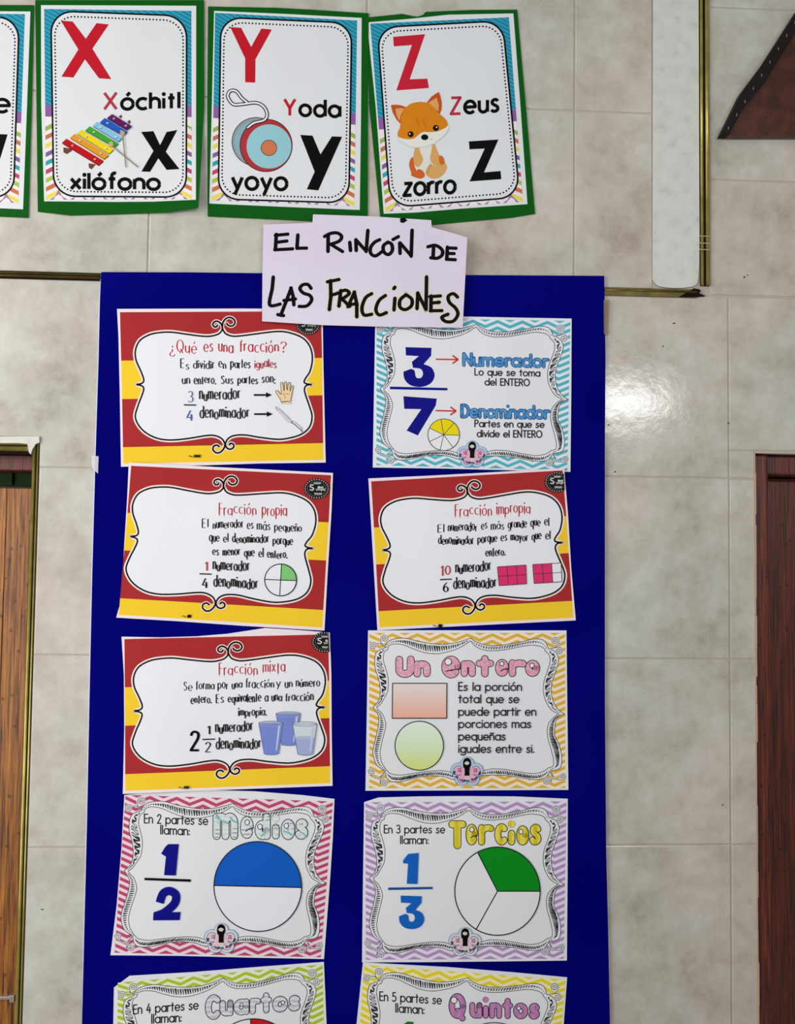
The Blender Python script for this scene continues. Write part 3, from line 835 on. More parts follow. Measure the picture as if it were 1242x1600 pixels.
S.poly(zF([(685, 215), (760, 120), (830, 68), (885, 38), (912, 110), (932, 210), (930, 310), (900, 395), (820, 300)]), DOR)
S.poly(zF([(715, 215), (790, 165), (850, 130), (885, 250), (880, 360), (810, 290)]), (220, 160, 100))
blob([(222, 740), (330, 700), (600, 660), (880, 640), (1035, 590), (1048, 640), (1000, 720), (900, 810), (800, 880), (680, 925), (560, 940), (440, 930), (320, 880), (240, 820)], (208, 212, 208))
blob([(235, 748), (340, 720), (600, 680), (880, 650), (1030, 596), (1030, 640), (985, 716), (890, 800), (795, 870), (680, 913), (560, 928), (440, 918), (330, 868), (250, 812)], (226, 226, 220))
blob([(340, 300), (420, 235), (520, 205), (620, 200), (720, 225), (820, 300), (890, 390), (940, 430), (1000, 490), (1028, 560), (1000, 610), (930, 650), (840, 680), (740, 688), (660, 685), (600, 700), (540, 750), (480, 792), (380, 802), (280, 785), (225, 755), (222, 690), (255, 620), (265, 540), (280, 440), (310, 350)], ORA)
for q in ([(520, 470), (545, 530), (560, 600)], [(640, 450), (650, 540), (680, 620)]): S.line(smooth_line(zF(q)), .8, (176, 92, 20))
for (x, y, hx, hy) in ((430, 722, 415, 716), (838, 620, 850, 608)):
    S.poly(circle(*zF([(x, y)])[0], 4.7, n=24), (30, 12, 8)); S.poly(circle(*zF([(hx, hy)])[0], 1.2, n=10), (235, 235, 235))
S.poly(circle(*zF([(657, 770)])[0], 5.6, 4.5, n=24), (14, 10, 10))
S.line(zF([(755, 810), (775, 792)]), .7, (120, 110, 100))
for i in range(5): S.line(zF([(690 + i * 12, 1340 - i * 32), (715 + i * 12, 1330 - i * 32)]), .6, (150, 100, 50))
S.part('fox_picture')

# ================================================================== LILAC HAND-LETTERED SIGN
SG = [(411, 347), (730, 371), (722.7, 512), (409.4, 502)]
S = Sheet('hand_lettered_sign', 'lilac paper sign with hand-lettered black marker words above the fraction posters', 'sign', SG, .0118, .0012, seed=.9)
LIL = speckle_mat('lilac_paper', (217, 207, 225), (222, 214, 230), 6)
S.poly([(488, 349), (489, 335), (580.7, 338), (673.6, 344), (674.5, 358), (660, 420), (500, 420)], LIL); S.part('backing_slip', thick=.0003)
S.poly([(411.5, 351), (450, 349.5), (488, 348), (560, 350), (640, 353), (674, 355), (700, 362), (730, 371), (727, 430), (722.7, 512), (600, 510.5), (503, 508), (409.4, 502), (410, 430)], LIL); S.part('sheet', thick=.0003)
zE = zoom(390, 320, .2979)
L1 = [[(140, 155), (135, 235)], [(135, 160), (200, 154)], [(138, 197), (195, 190)], [(132, 236), (225, 231)], [(253, 158), (248, 228), (298, 227)],
      [(412, 155), (411, 245)], [(393, 166), (425, 150), (460, 148), (482, 165), (470, 190), (425, 207)], [(425, 207), (487, 245)], [(525, 197), (529, 240)],
      [(557, 183), (559, 240)], [(557, 183), (610, 242)], [(620, 134), (611, 245)], [(682, 183), (655, 197), (634, 225), (636, 256), (660, 268), (692, 247)],
      [(725, 196), (702, 215), (704, 247), (728, 261), (748, 240), (745, 208), (725, 196)], [(752, 182), (780, 167)], [(787, 200), (789, 255)], [(789, 200), (846, 266)], [(852, 133), (847, 270)],
      [(965, 212), (962, 275)], [(935, 220), (975, 213), (1008, 235), (1010, 262), (985, 280), (950, 278)], [(1037, 222), (1034, 285)], [(1037, 226), (1082, 228)], [(1035, 255), (1072, 256)], [(1032, 286), (1078, 288)]]
L2 = [[(124, 379), (118, 440), (105, 525), (160, 521)], [(218, 436), (190, 510), (163, 580)], [(216, 436), (228, 480), (232, 525)], [(180, 502), (240, 494)], [(148, 576), (178, 581)],
      [(322, 438), (305, 418), (278, 420), (264, 440), (282, 463), (315, 475), (325, 500), (300, 530), (260, 533)]]
L3 = [[(424, 398), (426, 480), (418, 550)], [(408, 404), (468, 392)], [(425, 475), (470, 462)], [(478, 450), (468, 532)], [(476, 455), (505, 448), (522, 466), (485, 494)], [(485, 494), (525, 533)],
      [(550, 458), (515, 535)], [(548, 458), (562, 520), (562, 588)], [(520, 525), (562, 518)], [(640, 466), (608, 488), (589, 540), (600, 578), (640, 574)], [(712, 476), (678, 503), (662, 550), (680, 578), (717, 566)],
      [(762, 432), (756, 440)], [(762, 490), (757, 552)], [(820, 472), (790, 498), (788, 535), (815, 550), (848, 530), (850, 495), (820, 472)], [(882, 462), (878, 545)], [(882, 465), (924, 548)], [(928, 378), (925, 548)],
      [(952, 478), (950, 555)], [(945, 482), (1000, 478)], [(950, 516), (995, 511)], [(948, 556), (1008, 555)], [(1090, 484), (1068, 466), (1042, 480), (1048, 512), (1080, 542), (1092, 575), (1068, 610), (1028, 612), (1008, 590), (1040, 574)]]
S.up()
for q in L3: S.line(smooth_line(zE(q)) if len(q) > 3 else zE(q), 9.5, (222, 214, 192), up=False, caps=True)
S.part('marker_halo', 'faint yellow marker shadow')
S.up()
for word in (L1[:5], L1[5:18], L1[18:], L2, L3):
    for q in word: S.line(smooth_line(zE(q)) if len(q) > 3 else zE(q), 6.0, BLACK, up=False, caps=True, nib=.12)
    S.part('marker_lettering', 'black marker lettering')
S.poly(zE([(788, 72), (812, 68), (828, 82), (806, 96), (790, 92)]), BLACK); S.part('tape_bit', 'small black bit of tape')

# ================================================================== RED AND YELLOW POSTERS
z1 = zoom(180, 470, .2818)
Q1 = z1([(10, 45), (1150, 45), (1167, 897), (32, 920)])
HRED = (166, 44, 46); HYEL = (240, 200, 46); NUM = (180, 62, 62)
FR = [
 [(596, 158), (612, 182), (650, 196), (700, 194), (800, 181), (900, 170), (970, 178), (1040, 207), (1080, 255), (1093, 320), (1080, 390), (1056, 428), (1047, 450), (1060, 460), (1086, 464)],
 [(1086, 464), (1060, 469), (1049, 490), (1055, 522), (1075, 580), (1091, 640), (1078, 698), (1035, 738), (970, 760), (900, 768), (800, 757), (720, 744), (660, 747), (626, 764), (609, 792)],
 [(609, 792), (590, 764), (550, 747), (500, 748), (400, 764), (300, 772), (220, 758), (150, 715), (112, 650), (125, 585), (148, 525), (158, 490), (150, 473), (120, 464)],
 [(120, 464), (150, 456), (158, 436), (142, 390), (116, 330), (112, 275), (135, 222), (185, 190), (240, 177), (310, 174), (400, 186), (480, 196), (530, 196), (574, 183), (596, 158)]]
z6 = zoom(280, 480, .1449)
SCROLL = [z6([(465, 240), (461, 200), (441, 168), (402, 150), (371, 165), (362, 190), (380, 212), (403, 210), (412, 194)]),
          z6([(465, 240), (468, 178), (490, 135), (530, 110), (575, 120), (601, 155), (590, 190), (555, 204), (522, 190), (514, 174)]),
          z1([(609, 790), (604, 815), (585, 838), (562, 843), (543, 828), (545, 808), (562, 800), (576, 808)]),
          z1([(609, 790), (616, 812), (635, 823), (655, 814), (656, 797), (642, 790), (633, 798)])]
def wizard_sheet(name, label, quad, outline, seed, lift=None, fl=.083, fr=.947):
    S = Sheet(name, label, 'poster', quad, .0047, .0020, lift=lift, group='red and yellow fraction posters', seed=seed)
    T = homography(Q1, quad)
    M = lambda pts: [T(*p) for p in pts]
    S.poly(outline, (234, 222, 226)); S.part('sheet', thick=.0002)
    rows = [(63, 58), (332, 317), (545, 524), (812, 789), (903, 882)]
    xs = [(26, 1141), (33, 1147), (38, 1149), (43, 1153), (46, 1154)]
    for i in range(4):
        a, b = rows[i], rows[i + 1]; xa, xb = xs[i], xs[i + 1]
        S.poly(M(z1([(xa[0], a[0]), (xa[1], a[1]), (xb[1], b[1]), (xb[0], b[0])])), HRED if i % 2 == 0 else HYEL, up=(i == 0))
    S.part('striped_border', 'dark red and yellow bands')
    UV1 = homography(Q1, [(0, 0), (1, 0), (1, 1), (0, 1)])
    def MF(pts):
        r = []
        for p in pts:
            u, v = UV1(*p); r.append(S.xy(fl + (u - .083) * (fr - fl) / .864, v))
        return r
    path = []
    for seg in FR: path += smooth_line(z1(seg), n=5)[:-1]
    path = MF(path)
    S.line(path, 7.0, (238, 226, 222), closed=True)
    S.poly(path, WHITE)
    scr = [MF(smooth_line(q, n=5)) for q in SCROLL]
    S.up()
    for q in scr: S.line(q, 5.4, (238, 226, 222), up=False, caps=True)
    S.up()
    for q in scr: S.line(q, 2.8, BLACK, up=False, caps=True)
    S.line(path, 2.5, BLACK, closed=True)
    S.part('scrolled_frame', 'white panel in a black scrolled outline')
    return S, M
def badge(S, c, rx, ry, xmax=None):
    cut = (lambda pts: [(min(p[0], xmax + (p[1] - c[1]) * .06), p[1]) for p in pts]) if xmax else (lambda pts: pts)
    ok = lambda p: xmax is None or p[0] < xmax - 1
    S.poly(cut(circle(c[0], c[1], rx, ry, n=48)), (24, 24, 24))
    S.up()
    for i in range(28):
        a = 2 * math.pi * i / 28
        p = (c[0] + rx * .9 * math.cos(a), c[1] + ry * .9 * math.sin(a))
        if ok(p): S.poly(circle(p[0], p[1], .85, n=6), (214, 206, 200), up=False)
    for i in range(60):
        a = 2 * math.pi * i / 60
        p = (c[0] + rx * .72 * math.cos(a), c[1] + ry * .72 * math.sin(a))
        if ok(p): S.poly(circle(p[0], p[1], .35, n=5), (170, 165, 160), up=False)
    r2 = random.Random(2)
    for (x0, x1, y, h) in ((-.22, .32, -.52, .12), (.08, .5, -.12, .16), (-.05, .66, .10, .16), (-.18, .4, .5, .12)):
        q = []
        n = 13
        for i in range(n):
            q.append((c[0] + rx * (x0 + (x1 - x0) * i / (n - 1)), c[1] + ry * (y + (h if i % 2 else -h) * r2.uniform(.4, .9))))
        q = [p for p in q if ok(p)]
        if len(q) > 1: S.line(q, .75, (206, 204, 200), up=False)
    S.line(smooth_line([(c[0] + rx * x, c[1] + ry * y) for x, y in ((-.25, -.36), (-.45, -.36), (-.5, -.2), (-.36, -.12), (-.24, .0), (-.32, .14), (-.55, .1))]), 1.8, (206, 202, 198), up=False)
    S.part('maker_badge', 'round black badge with dotted edge')
def arrow(S, a, b, w, col, head, filled=True):
    dx, dy = b[0] - a[0], b[1] - a[1]; l = math.hypot(dx, dy); dx /= l; dy /= l
    if filled:
        S.line([a, (b[0] - dx * head * .9, b[1] - dy * head * .9)], w, col)
        S.poly([b, (b[0] - dx * head - dy * head * .45, b[1] - dy * head + dx * head * .45), (b[0] - dx * head + dy * head * .45, b[1] - dy * head - dx * head * .45)], col, up=False)
    else:
        S.line([a, b], w, col)
        for sg in (-1, 1): S.line([b, (b[0] - dx * head * .9 - dy * head * .62 * sg, b[1] - dy * head * .9 + dx * head * .62 * sg)], w * 1.05, col, up=False)
def wt(S, z, t, x0, x1, y0, y1, h, w=1.85, col=BLACK, seed=1, drip=False):
    (a, b), (c, d) = z([(x0, y0), (x1, y1)])
    wizard(S, t, a, c, b, d, h * .2818, w, col, seed, drip)
def scribble(S, z, x0, x1, y):
    r2 = random.Random(int(x0))
    S.line(z([(x0, y), (x0 + 8, y - 3), (x0 + 18, y + 4), (x0 + 24, y)]), .9, BLACK)
    for i in range(4):
        xx = x0 + 30 + i * (x1 - x0 - 30) / 4
        S.line(z([(xx, y + 8), (xx + 3, y - 8), (xx + 8, y + 5), (xx + 10, y - 8)]), 1.0, BLACK, up=False)
    S.part('signature')
def top_lift(a): return lambda u, v: a * max(0, 1 - v / .32) ** 2 if v < .32 else 0.0
def end_lift(a): return lambda u, v: a * max(0, 1 - (1 - v) / .32) ** 2 if v > .68 else 0.0

# what is a fraction
S, M = wizard_sheet('fraction_poster', 'red and yellow poster headed ¿Qué es una fracción? with a hand and a knife', Q1,
    z1([(10, 45), (300, 44), (700, 43), (1150, 45), (1153, 300), (1160, 600), (1167, 897), (800, 902), (400, 915), (32, 920), (25, 500), (18, 200)]), .6)
for t, a, b, y in (('¿', 303, 330, 288), ('Qué', 342, 450, 286), ('es', 492, 540, 284), ('una', 574, 652, 283), ('fracción', 690, 904, 282), ('?', 918, 948, 282)):
    wt(S, z1, t, a, b, y, y, 62, 2.1, RED, seed=len(t) + 3, drip=(t == 'Qué'))
S.part('title_lettering', 'crimson heading')
for t, a, b, y in (('Es', 363, 408, 376), ('dividir', 434, 548, 373), ('en', 574, 612, 372), ('partes', 640, 747, 371)): wt(S, z1, t, a, b, y, y, 47, seed=len(t))
wt(S, z1, 'iguales', 774, 892, 371, 369, 47, 1.75, (176, 36, 44), 4)
for t, a, b, y in (('un', 372, 412, 458), ('entero.', 437, 556, 459), ('Sus', 588, 652, 457), ('partes', 680, 788, 457), ('son:', 814, 884, 455)): wt(S, z1, t, a, b, y, y, 47, seed=len(t) + 1)
S.part('body_lettering')
wt(S, z1, '3', 404, 430, 557, 557, 55, 2.2, (92, 112, 146)); wt(S, z1, '4', 397, 430, 660, 660, 52, 2.6, (64, 98, 156))
S.line(z1([(380, 577), (448, 578)]), 1.8, BLACK); S.part('fraction_numerals', 'three over four in blue')
wt(S, z1, 'numerador', 468, 690, 550, 545, 64, 2.1, BLACK, 2); wt(S, z1, 'denominador', 470, 740, 652, 646, 64, 2.1, BLACK, 5); S.part('term_lettering')
arrow(S, z1([(768, 522)])[0], z1([(868, 522)])[0], 2.6, BLACK, 9); S.part('arrow'); arrow(S, z1([(770, 628)])[0], z1([(872, 628)])[0], 2.6, BLACK, 9); S.part('arrow')
z5 = zoom(400, 580, .08857)
hand = [(455, 545), (440, 515), (400, 450), (345, 365), (352, 345), (375, 342), (405, 375), (440, 408), (448, 380), (440, 300), (432, 215), (447, 198), (468, 205), (478, 260), (488, 335), (502, 335), (502, 250), (500, 200), (515, 183), (532, 198), (538, 260), (545, 325), (556, 325), (562, 260), (570, 205), (588, 196), (602, 212), (600, 270), (596, 345), (606, 345), (620, 290), (632, 258), (648, 256), (655, 280), (640, 350), (625, 430), (612, 490), (600, 530)]
S.poly(smooth_line(z5([(452, 575), (455, 545), (600, 530), (603, 570)]), True, 3), (236, 218, 188))
hp = smooth_line(z5(hand), True, 3)
S.poly(hp, (238, 206, 160)); S.line(hp, .9, (108, 90, 66), closed=True)
for q in ([(485, 390), (530, 400), (595, 408)], [(480, 408), (505, 440), (515, 485)], [(450, 540), (520, 532), (600, 532)], [(455, 548), (460, 572)], [(600, 545), (595, 572)]): S.line(smooth_line(z5(q)), .8, (140, 110, 78), up=False)
S.part('hand_picture', 'open hand')
S.poly(z5([(342, 624), (400, 660), (520, 770), (622, 880), (600, 905), (560, 900), (470, 800), (390, 710)]), (206, 204, 210)); S.line(z5([(342, 624), (400, 660), (520, 768), (605, 850)]), .7, (150, 148, 150)); S.line(z5([(342, 624), (362, 668), (380, 700)]), .8, (120, 118, 122), up=False)
S.poly(z5([(622, 900), (655, 880), (720, 930), (790, 990), (822, 1060), (812, 1080), (795, 1040), (740, 990), (680, 935)]), (236, 236, 238)); S.line(z5([(655, 880), (622, 900), (640, 915), (680, 935), (740, 990), (790, 1030), (812, 1078)]), 1.2, (52, 56, 58)); S.line(z5([(655, 880), (720, 930), (790, 990), (820, 1060)]), .7, (130, 132, 134), up=False)
S.part('knife_picture', 'kitchen knife')
badge(S, z1([(1068, 132)])[0], 18.5, 16)
scribble(S, z1, 405, 472, 862)

# proper fraction
z2 = zoom(180, 710, .2818)
Q2 = z2([(75, 45), (1207, 103), (1160, 977), (5, 905)])
S, M = wizard_sheet('fraction_poster', 'red and yellow poster headed Fracción propia with a quarter-green circle', Q2,
    z2([(75, 45), (400, 62), (800, 82), (1207, 103), (1200, 300), (1178, 650), (1160, 977), (700, 950), (350, 925), (5, 905), (36, 800), (50, 500), (66, 250)]), 1.7, top_lift(.0034), .038, .934)
for t, a, b, y in (('Fracción', 577, 780, 330), ('propia', 815, 950, 335)): wt(S, z2, t, a, b, y, y, 58, 2.0, (184, 40, 50), seed=len(t), drip=True)
S.part('title_lettering', 'crimson heading')
for t, a, b, y in (('El', 483, 515, 403), ('numerador', 543, 708, 408), ('es', 732, 764, 415), ('más', 787, 858, 418), ('pequeño', 884, 1032, 427),
                   ('que', 522, 576, 484), ('el', 600, 625, 486), ('denominador', 650, 850, 490), ('porque', 875, 983, 499),
                   ('es', 540, 572, 556), ('menor', 597, 690, 560), ('que', 716, 770, 566), ('el', 796, 820, 568), ('entero.', 843, 952, 574)): wt(S, z2, t, a, b, y, y, 47, seed=len(t) + int(a))
S.part('body_lettering')
wt(S, z2, '1', 497, 510, 641, 641, 44, 2.6, NUM); wt(S, z2, '4', 483, 512, 737, 737, 50, 2.6); S.line(z2([(467, 662), (534, 664)]), 1.8, BLACK); S.part('fraction_numerals', 'one over four')
wt(S, z2, 'numerador', 543, 742, 641, 648, 60, 2.1, BLACK, 2); wt(S, z2, 'denominador', 547, 788, 734, 743, 62, 2.1, BLACK, 5); S.part('term_lettering')
c = z2([(917, 696)])[0]; R = 88 * .2818
S.poly(circle(c[0], c[1], R, n=48), WHITE); S.poly([c] + circle(c[0], c[1], R, n=16, a0=-3, a1=87), (126, 196, 118))
S.line(circle(c[0], c[1], R, n=48), 1.5, BLACK, closed=True); S.line(z2([(922, 608), (912, 784)]), 1.4, BLACK, up=False); S.line(z2([(829, 693), (1005, 700)]), 1.4, BLACK, up=False)
S.part('pie_chart', 'circle in quarters, one pale green')
badge(S, z2([(1117, 190)])[0], 20, 16)
scribble(S, z2, 370, 415, 898)

# improper fraction
z3 = zoom(560, 720, .2818)
Q3 = z3([(55, 98), (1140, 40), (1205, 885), (105, 940)])
S, M = wizard_sheet('fraction_poster', 'red and yellow poster headed Fracción impropia with pink rectangles', Q3,
    z3([(55, 98), (400, 82), (800, 60), (1140, 40), (1162, 300), (1180, 600), (1205, 885), (800, 905), (400, 925), (105, 940), (88, 650), (70, 350)]), 2.4, top_lift(.0036), .052, .974)
for t, a, b, y in (('Fracción', 537, 737, 303), ('impropia', 767, 950, 290)): wt(S, z3, t, a, b, y, y - 5, 58, 2.0, (184, 40, 50), seed=len(t), drip=True)
S.part('title_lettering', 'crimson heading')
for t, a, b, y in (('El', 441, 474, 400), ('numerador', 498, 656, 390), ('es', 682, 712, 381), ('más', 736, 806, 380), ('grande', 830, 932, 374), ('que', 955, 1007, 364), ('el', 1032, 1055, 360),
                   ('denominador', 444, 637, 464), ('porque', 662, 767, 454), ('es', 790, 822, 447), ('mayor', 845, 938, 444), ('que', 962, 1012, 438), ('el', 1038, 1062, 434), ('entero.', 706, 812, 528)): wt(S, z3, t, a, b, y, y - 3, 47, seed=len(t) + int(a))
S.part('body_lettering')
wt(S, z3, '10', 458, 508, 634, 632, 50, 2.5, NUM); wt(S, z3, '6', 471, 496, 722, 722, 48, 2.6); S.line(z3([(452, 659), (517, 656)]), 1.8, BLACK); S.part('fraction_numerals', 'ten over six')
wt(S, z3, 'numerador', 540, 732, 624, 609, 60, 2.1, BLACK, 2); wt(S, z3, 'denominador', 528, 762, 712, 699, 62, 2.1, BLACK, 5); S.part('term_lettering')
PINK = (216, 52, 108)
for q, cols in (([(770, 588), (928, 578), (932, 682), (780, 692)], 3), ([(966, 575), (1123, 567), (1128, 670), (974, 680)], 2)):
    H = homography([(0, 0), (3, 0), (3, 2), (0, 2)], z3(q))
    S.poly([H(0, 0), H(3, 0), H(3, 2), H(0, 2)], WHITE); S.poly([H(0, 0), H(cols, 0), H(cols, 2), H(0, 2)], PINK)
    S.up()
    for i in range(4): S.line([H(i, 0), H(i, 2)], 1.0 if i < 4 else .6, (92, 44, 60), up=False)
    for j in range(3): S.line([H(0, j), H(3, j)], 1.0, (92, 44, 60), up=False)
    S.part('rectangle_diagram', 'pink rectangle in sixths')
badge(S, z3([(1100, 118)])[0], 19, 16, z3([(1141, 118)])[0][0])
scribble(S, z3, 412, 460, 915)

# mixed fraction
z4 = zoom(180, 970, .2818)
Q4 = z4([(35, 84), (1190, 62), (1205, 915), (42, 960)])
S, M = wizard_sheet('fraction_poster', 'red and yellow poster headed Fracción mixta with three blue water glasses', Q4,
    z4([(35, 88), (250, 92), (450, 86), (620, 72), (830, 40), (1000, 50), (1190, 65), (1198, 300), (1200, 600), (1205, 915), (800, 930), (400, 945), (42, 960), (50, 600), (48, 300)]), 3.3, end_lift(.0034), .056, .977)
for t, a, b, y in (('Fracción', 577, 787, 294), ('mixta', 820, 940, 284)): wt(S, z4, t, a, b, y, y, 58, 2.0, (184, 40, 50), seed=len(t), drip=True)
S.part('title_lettering', 'crimson heading')
for t, a, b, y in (('Se', 381, 426, 386), ('forma', 448, 548, 380), ('por', 570, 624, 378), ('una', 648, 702, 375), ('fracción', 724, 878, 371), ('y', 893, 916, 366), ('un', 942, 980, 368), ('número', 1004, 1133, 365),
                   ('entero.', 420, 532, 458), ('Es', 560, 600, 458), ('equivalente', 626, 807, 451), ('a', 830, 846, 445), ('una', 868, 922, 445), ('fracción', 944, 1097, 443), ('impropia.', 684, 836, 528)): wt(S, z4, t, a, b, y, y - 2, 46, seed=len(t) + int(a))
S.part('body_lettering')
(a, b), (c_, d) = z4([(418, 718), (464, 718)])
text(S, '2', a, c_, b, d, 29, 4.6, BLACK, caps=False, nib=.25); wt(S, z4, '1', 511, 524, 626, 626, 42, 2.6); wt(S, z4, '2', 500, 528, 724, 724, 50, 2.4); S.line(z4([(483, 658), (553, 656)]), 1.8, BLACK); S.part('fraction_numerals', 'two and one half')
wt(S, z4, 'numerador', 557, 760, 622, 611, 60, 2.1, BLACK, 2); wt(S, z4, 'denominador', 560, 805, 714, 704, 62, 2.1, BLACK, 5); S.part('term_lettering')
def glass(cx, ty, by, rx, brx, level):
    k = .2818
    T_, B_ = z4([(cx, ty)])[0], z4([(cx + 3, by)])[0]
    lw = z4([(cx + 1, level)])[0]; f = (level - ty) / (by - ty); wr = rx + (brx - rx) * f
    body = [(T_[0] - rx * k, T_[1]), (T_[0] + rx * k, T_[1])] + circle(B_[0], B_[1], brx * k, 2.2, 12, 0, -180)
    S.poly(body, (206, 216, 220))
    S.poly([(lw[0] - wr * k, lw[1]), (lw[0] + wr * k, lw[1])] + circle(B_[0], B_[1], brx * k, 2.2, 12, 0, -180), (120, 136, 208) if level < ty + 40 else (164, 172, 214))
    S.poly(circle(T_[0], T_[1], rx * k, 3.2, 30), (176, 192, 214) if level < ty + 40 else (214, 222, 224))
    S.poly(circle(lw[0], lw[1], wr * k, 2.6, 30), (134, 150, 214) if level < ty + 40 else (176, 184, 218))
    S.poly([(T_[0] + rx * k * .62, T_[1] + 4), (T_[0] + rx * k * .8, T_[1] + 4), (B_[0] + brx * k * .78, B_[1] - 4), (B_[0] + brx * k * .6, B_[1] - 4)], (190, 200, 230))
    S.line(body, .8, (104, 118, 140), closed=True); S.line(circle(T_[0], T_[1], rx * k, 3.2, 30), .8, (104, 118, 140), closed=True, up=False)
    S.part('glass_picture', 'full glass of blue water' if level < ty + 40 else 'half full glass')
glass(959, 516, 684, 68, 40, 526); glass(862, 568, 735, 67, 40, 578); glass(1050, 572, 737, 67, 41, 648)
badge(S, z4([(1160, 118)])[0], 20, 16, z4([(1184, 118)])[0][0])
scribble(S, z4, 350, 405, 925)

# ================================================================== ZIGZAG-BORDERED POSTERS
zd = zoom(560, 970, .27375)
QD = zd([(55, 55), (1187, 55), (1198, 965), (40, 970)])
zTL, zTR, zBL, zBR = zoom(570, 980, .13688), zoom(730, 980, .13688), zoom(565, 1110, .1409), zoom(730, 1110, .13688)
# outer and inner outline of the doodled frame, side by side, anticlockwise in four runs from notch to notch
O_TL = zTL([(1205, 125), (1050, 175), (900, 195), (750, 185), (600, 160), (500, 132), (400, 125), (300, 145), (245, 190), (235, 235)])
I_TL = zTL([(1205, 157), (1080, 235), (950, 280), (830, 303), (700, 295), (560, 250), (450, 205), (350, 190), (280, 207), (262, 255)])
O_L1 = zTL([(235, 235), (180, 255), (130, 290), (112, 370), (118, 470), (150, 570), (172, 670), (175, 770), (150, 850), (92, 912)])
I_L1 = zTL([(262, 255), (222, 285), (210, 370), (235, 460), (262, 560), (268, 640), (258, 740), (215, 820), (180, 880), (135, 915)])
O_L2 = [zTL([(92, 912)])[0]] + zBL([(150, 0), (185, 60), (188, 150), (160, 290), (125, 440), (135, 530), (170, 610), (240, 660), (265, 685)])
I_L2 = [zTL([(135, 915)])[0]] + zBL([(190, 0), (230, 40), (265, 130), (263, 200), (230, 330), (205, 470), (220, 570), (255, 635), (290, 678)])
O_B1 = zBL([(265, 685), (275, 745), (325, 788), (430, 790), (540, 765), (650, 737), (800, 725), (930, 738), (1010, 765)]) + [(729, 1219)]
I_B1 = zBL([(290, 678), (310, 696), (350, 710), (430, 718), (560, 700), (700, 680), (850, 668), (950, 676), (1000, 690)]) + [(729, 1211)]
O_TR = zTR([(40, 125), (100, 165), (200, 200), (330, 210), (500, 190), (650, 160), (750, 135), (850, 140), (900, 180), (925, 245)])
I_TR = zTR([(40, 157), (90, 215), (180, 258), (300, 270), (450, 255), (600, 225), (720, 205), (820, 215), (872, 238), (890, 270)])
O_R1 = zTR([(925, 245), (990, 270), (1035, 330), (1040, 400), (1000, 530), (965, 640), (960, 750), (990, 870), (1050, 950)]) + zBR([(1110, 40)])
I_R1 = zTR([(890, 270), (935, 320), (945, 390), (915, 500), (880, 600), (868, 700), (880, 800), (920, 890), (965, 948)]) + zBR([(1040, 40)])
O_R2 = zBR([(1110, 40), (1050, 72), (1015, 110), (1000, 190), (1000, 290), (1040, 370), (1070, 470), (1080, 570), (1055, 665), (945, 690)])
I_R2 = zBR([(1040, 40), (985, 82), (930, 145), (911, 240), (925, 340), (955, 440), (980, 540), (986, 600), (975, 640), (928, 655)])
O_B2 = zBR([(945, 690), (900, 760), (800, 790), (680, 780), (560, 760), (430, 742), (300, 738), (170, 745)]) + [(740, 1215), (729, 1219)]
I_B2 = zBR([(928, 655), (860, 700), (760, 722), (640, 710), (500, 685), (400, 670), (280, 668), (200, 685)]) + [(745, 1206), (729, 1211)]
RUNS = [(O_TL, I_TL, 'dense'), (O_L1, I_L1, 'tri'), (O_L2, I_L2, 'fine'), (O_B1, I_B1, 'dense'), (O_TR, I_TR, 'fine'), (O_R1, I_R1, 'tri'), (O_R2, I_R2, 'dense'), (O_B2, I_B2, 'dense')]
def spiral(c, r, a0, turns, tail=None, sg=1):
    p = []
    n = int(14 * turns)
    for i in range(n + 1):
        t = i / n
        a = math.radians(a0) + sg * t * turns * 2 * math.pi
        p.append((c[0] + r * (1 - t * .86) * math.cos(a), c[1] - r * (1 - t * .86) * math.sin(a)))
    return (smooth_line(tail + [p[0]], n=4)[:-1] if tail else []) + p
SPIRALS = [spiral((601, 998), 6.2, 180, 1.9, [(602, 1012), (595.5, 1005)], -1), spiral((583, 1009.5), 6, 40, 1.9, [(602, 1012), (595, 1006)], 1),
           spiral((867, 1001.5), 6.4, 0, 1.9, [(857, 1014), (870, 1010)], 1), spiral((873, 1017), 6.2, 110, 1.9, [(857, 1014), (866, 1012)], -1),
           spiral((579, 1206), 5.6, 270, 1.8, [(602, 1206), (590, 1216)], 1), spiral((600, 1224), 6, 180, 1.8, [(601, 1206), (595, 1215)], -1),
           spiral((854, 1221), 6.4, 0, 1.9, [(860, 1206), (863, 1214)], 1), spiral((879, 1213), 5.2, 270, 1.8, [(860, 1206), (868, 1217)], 1)]
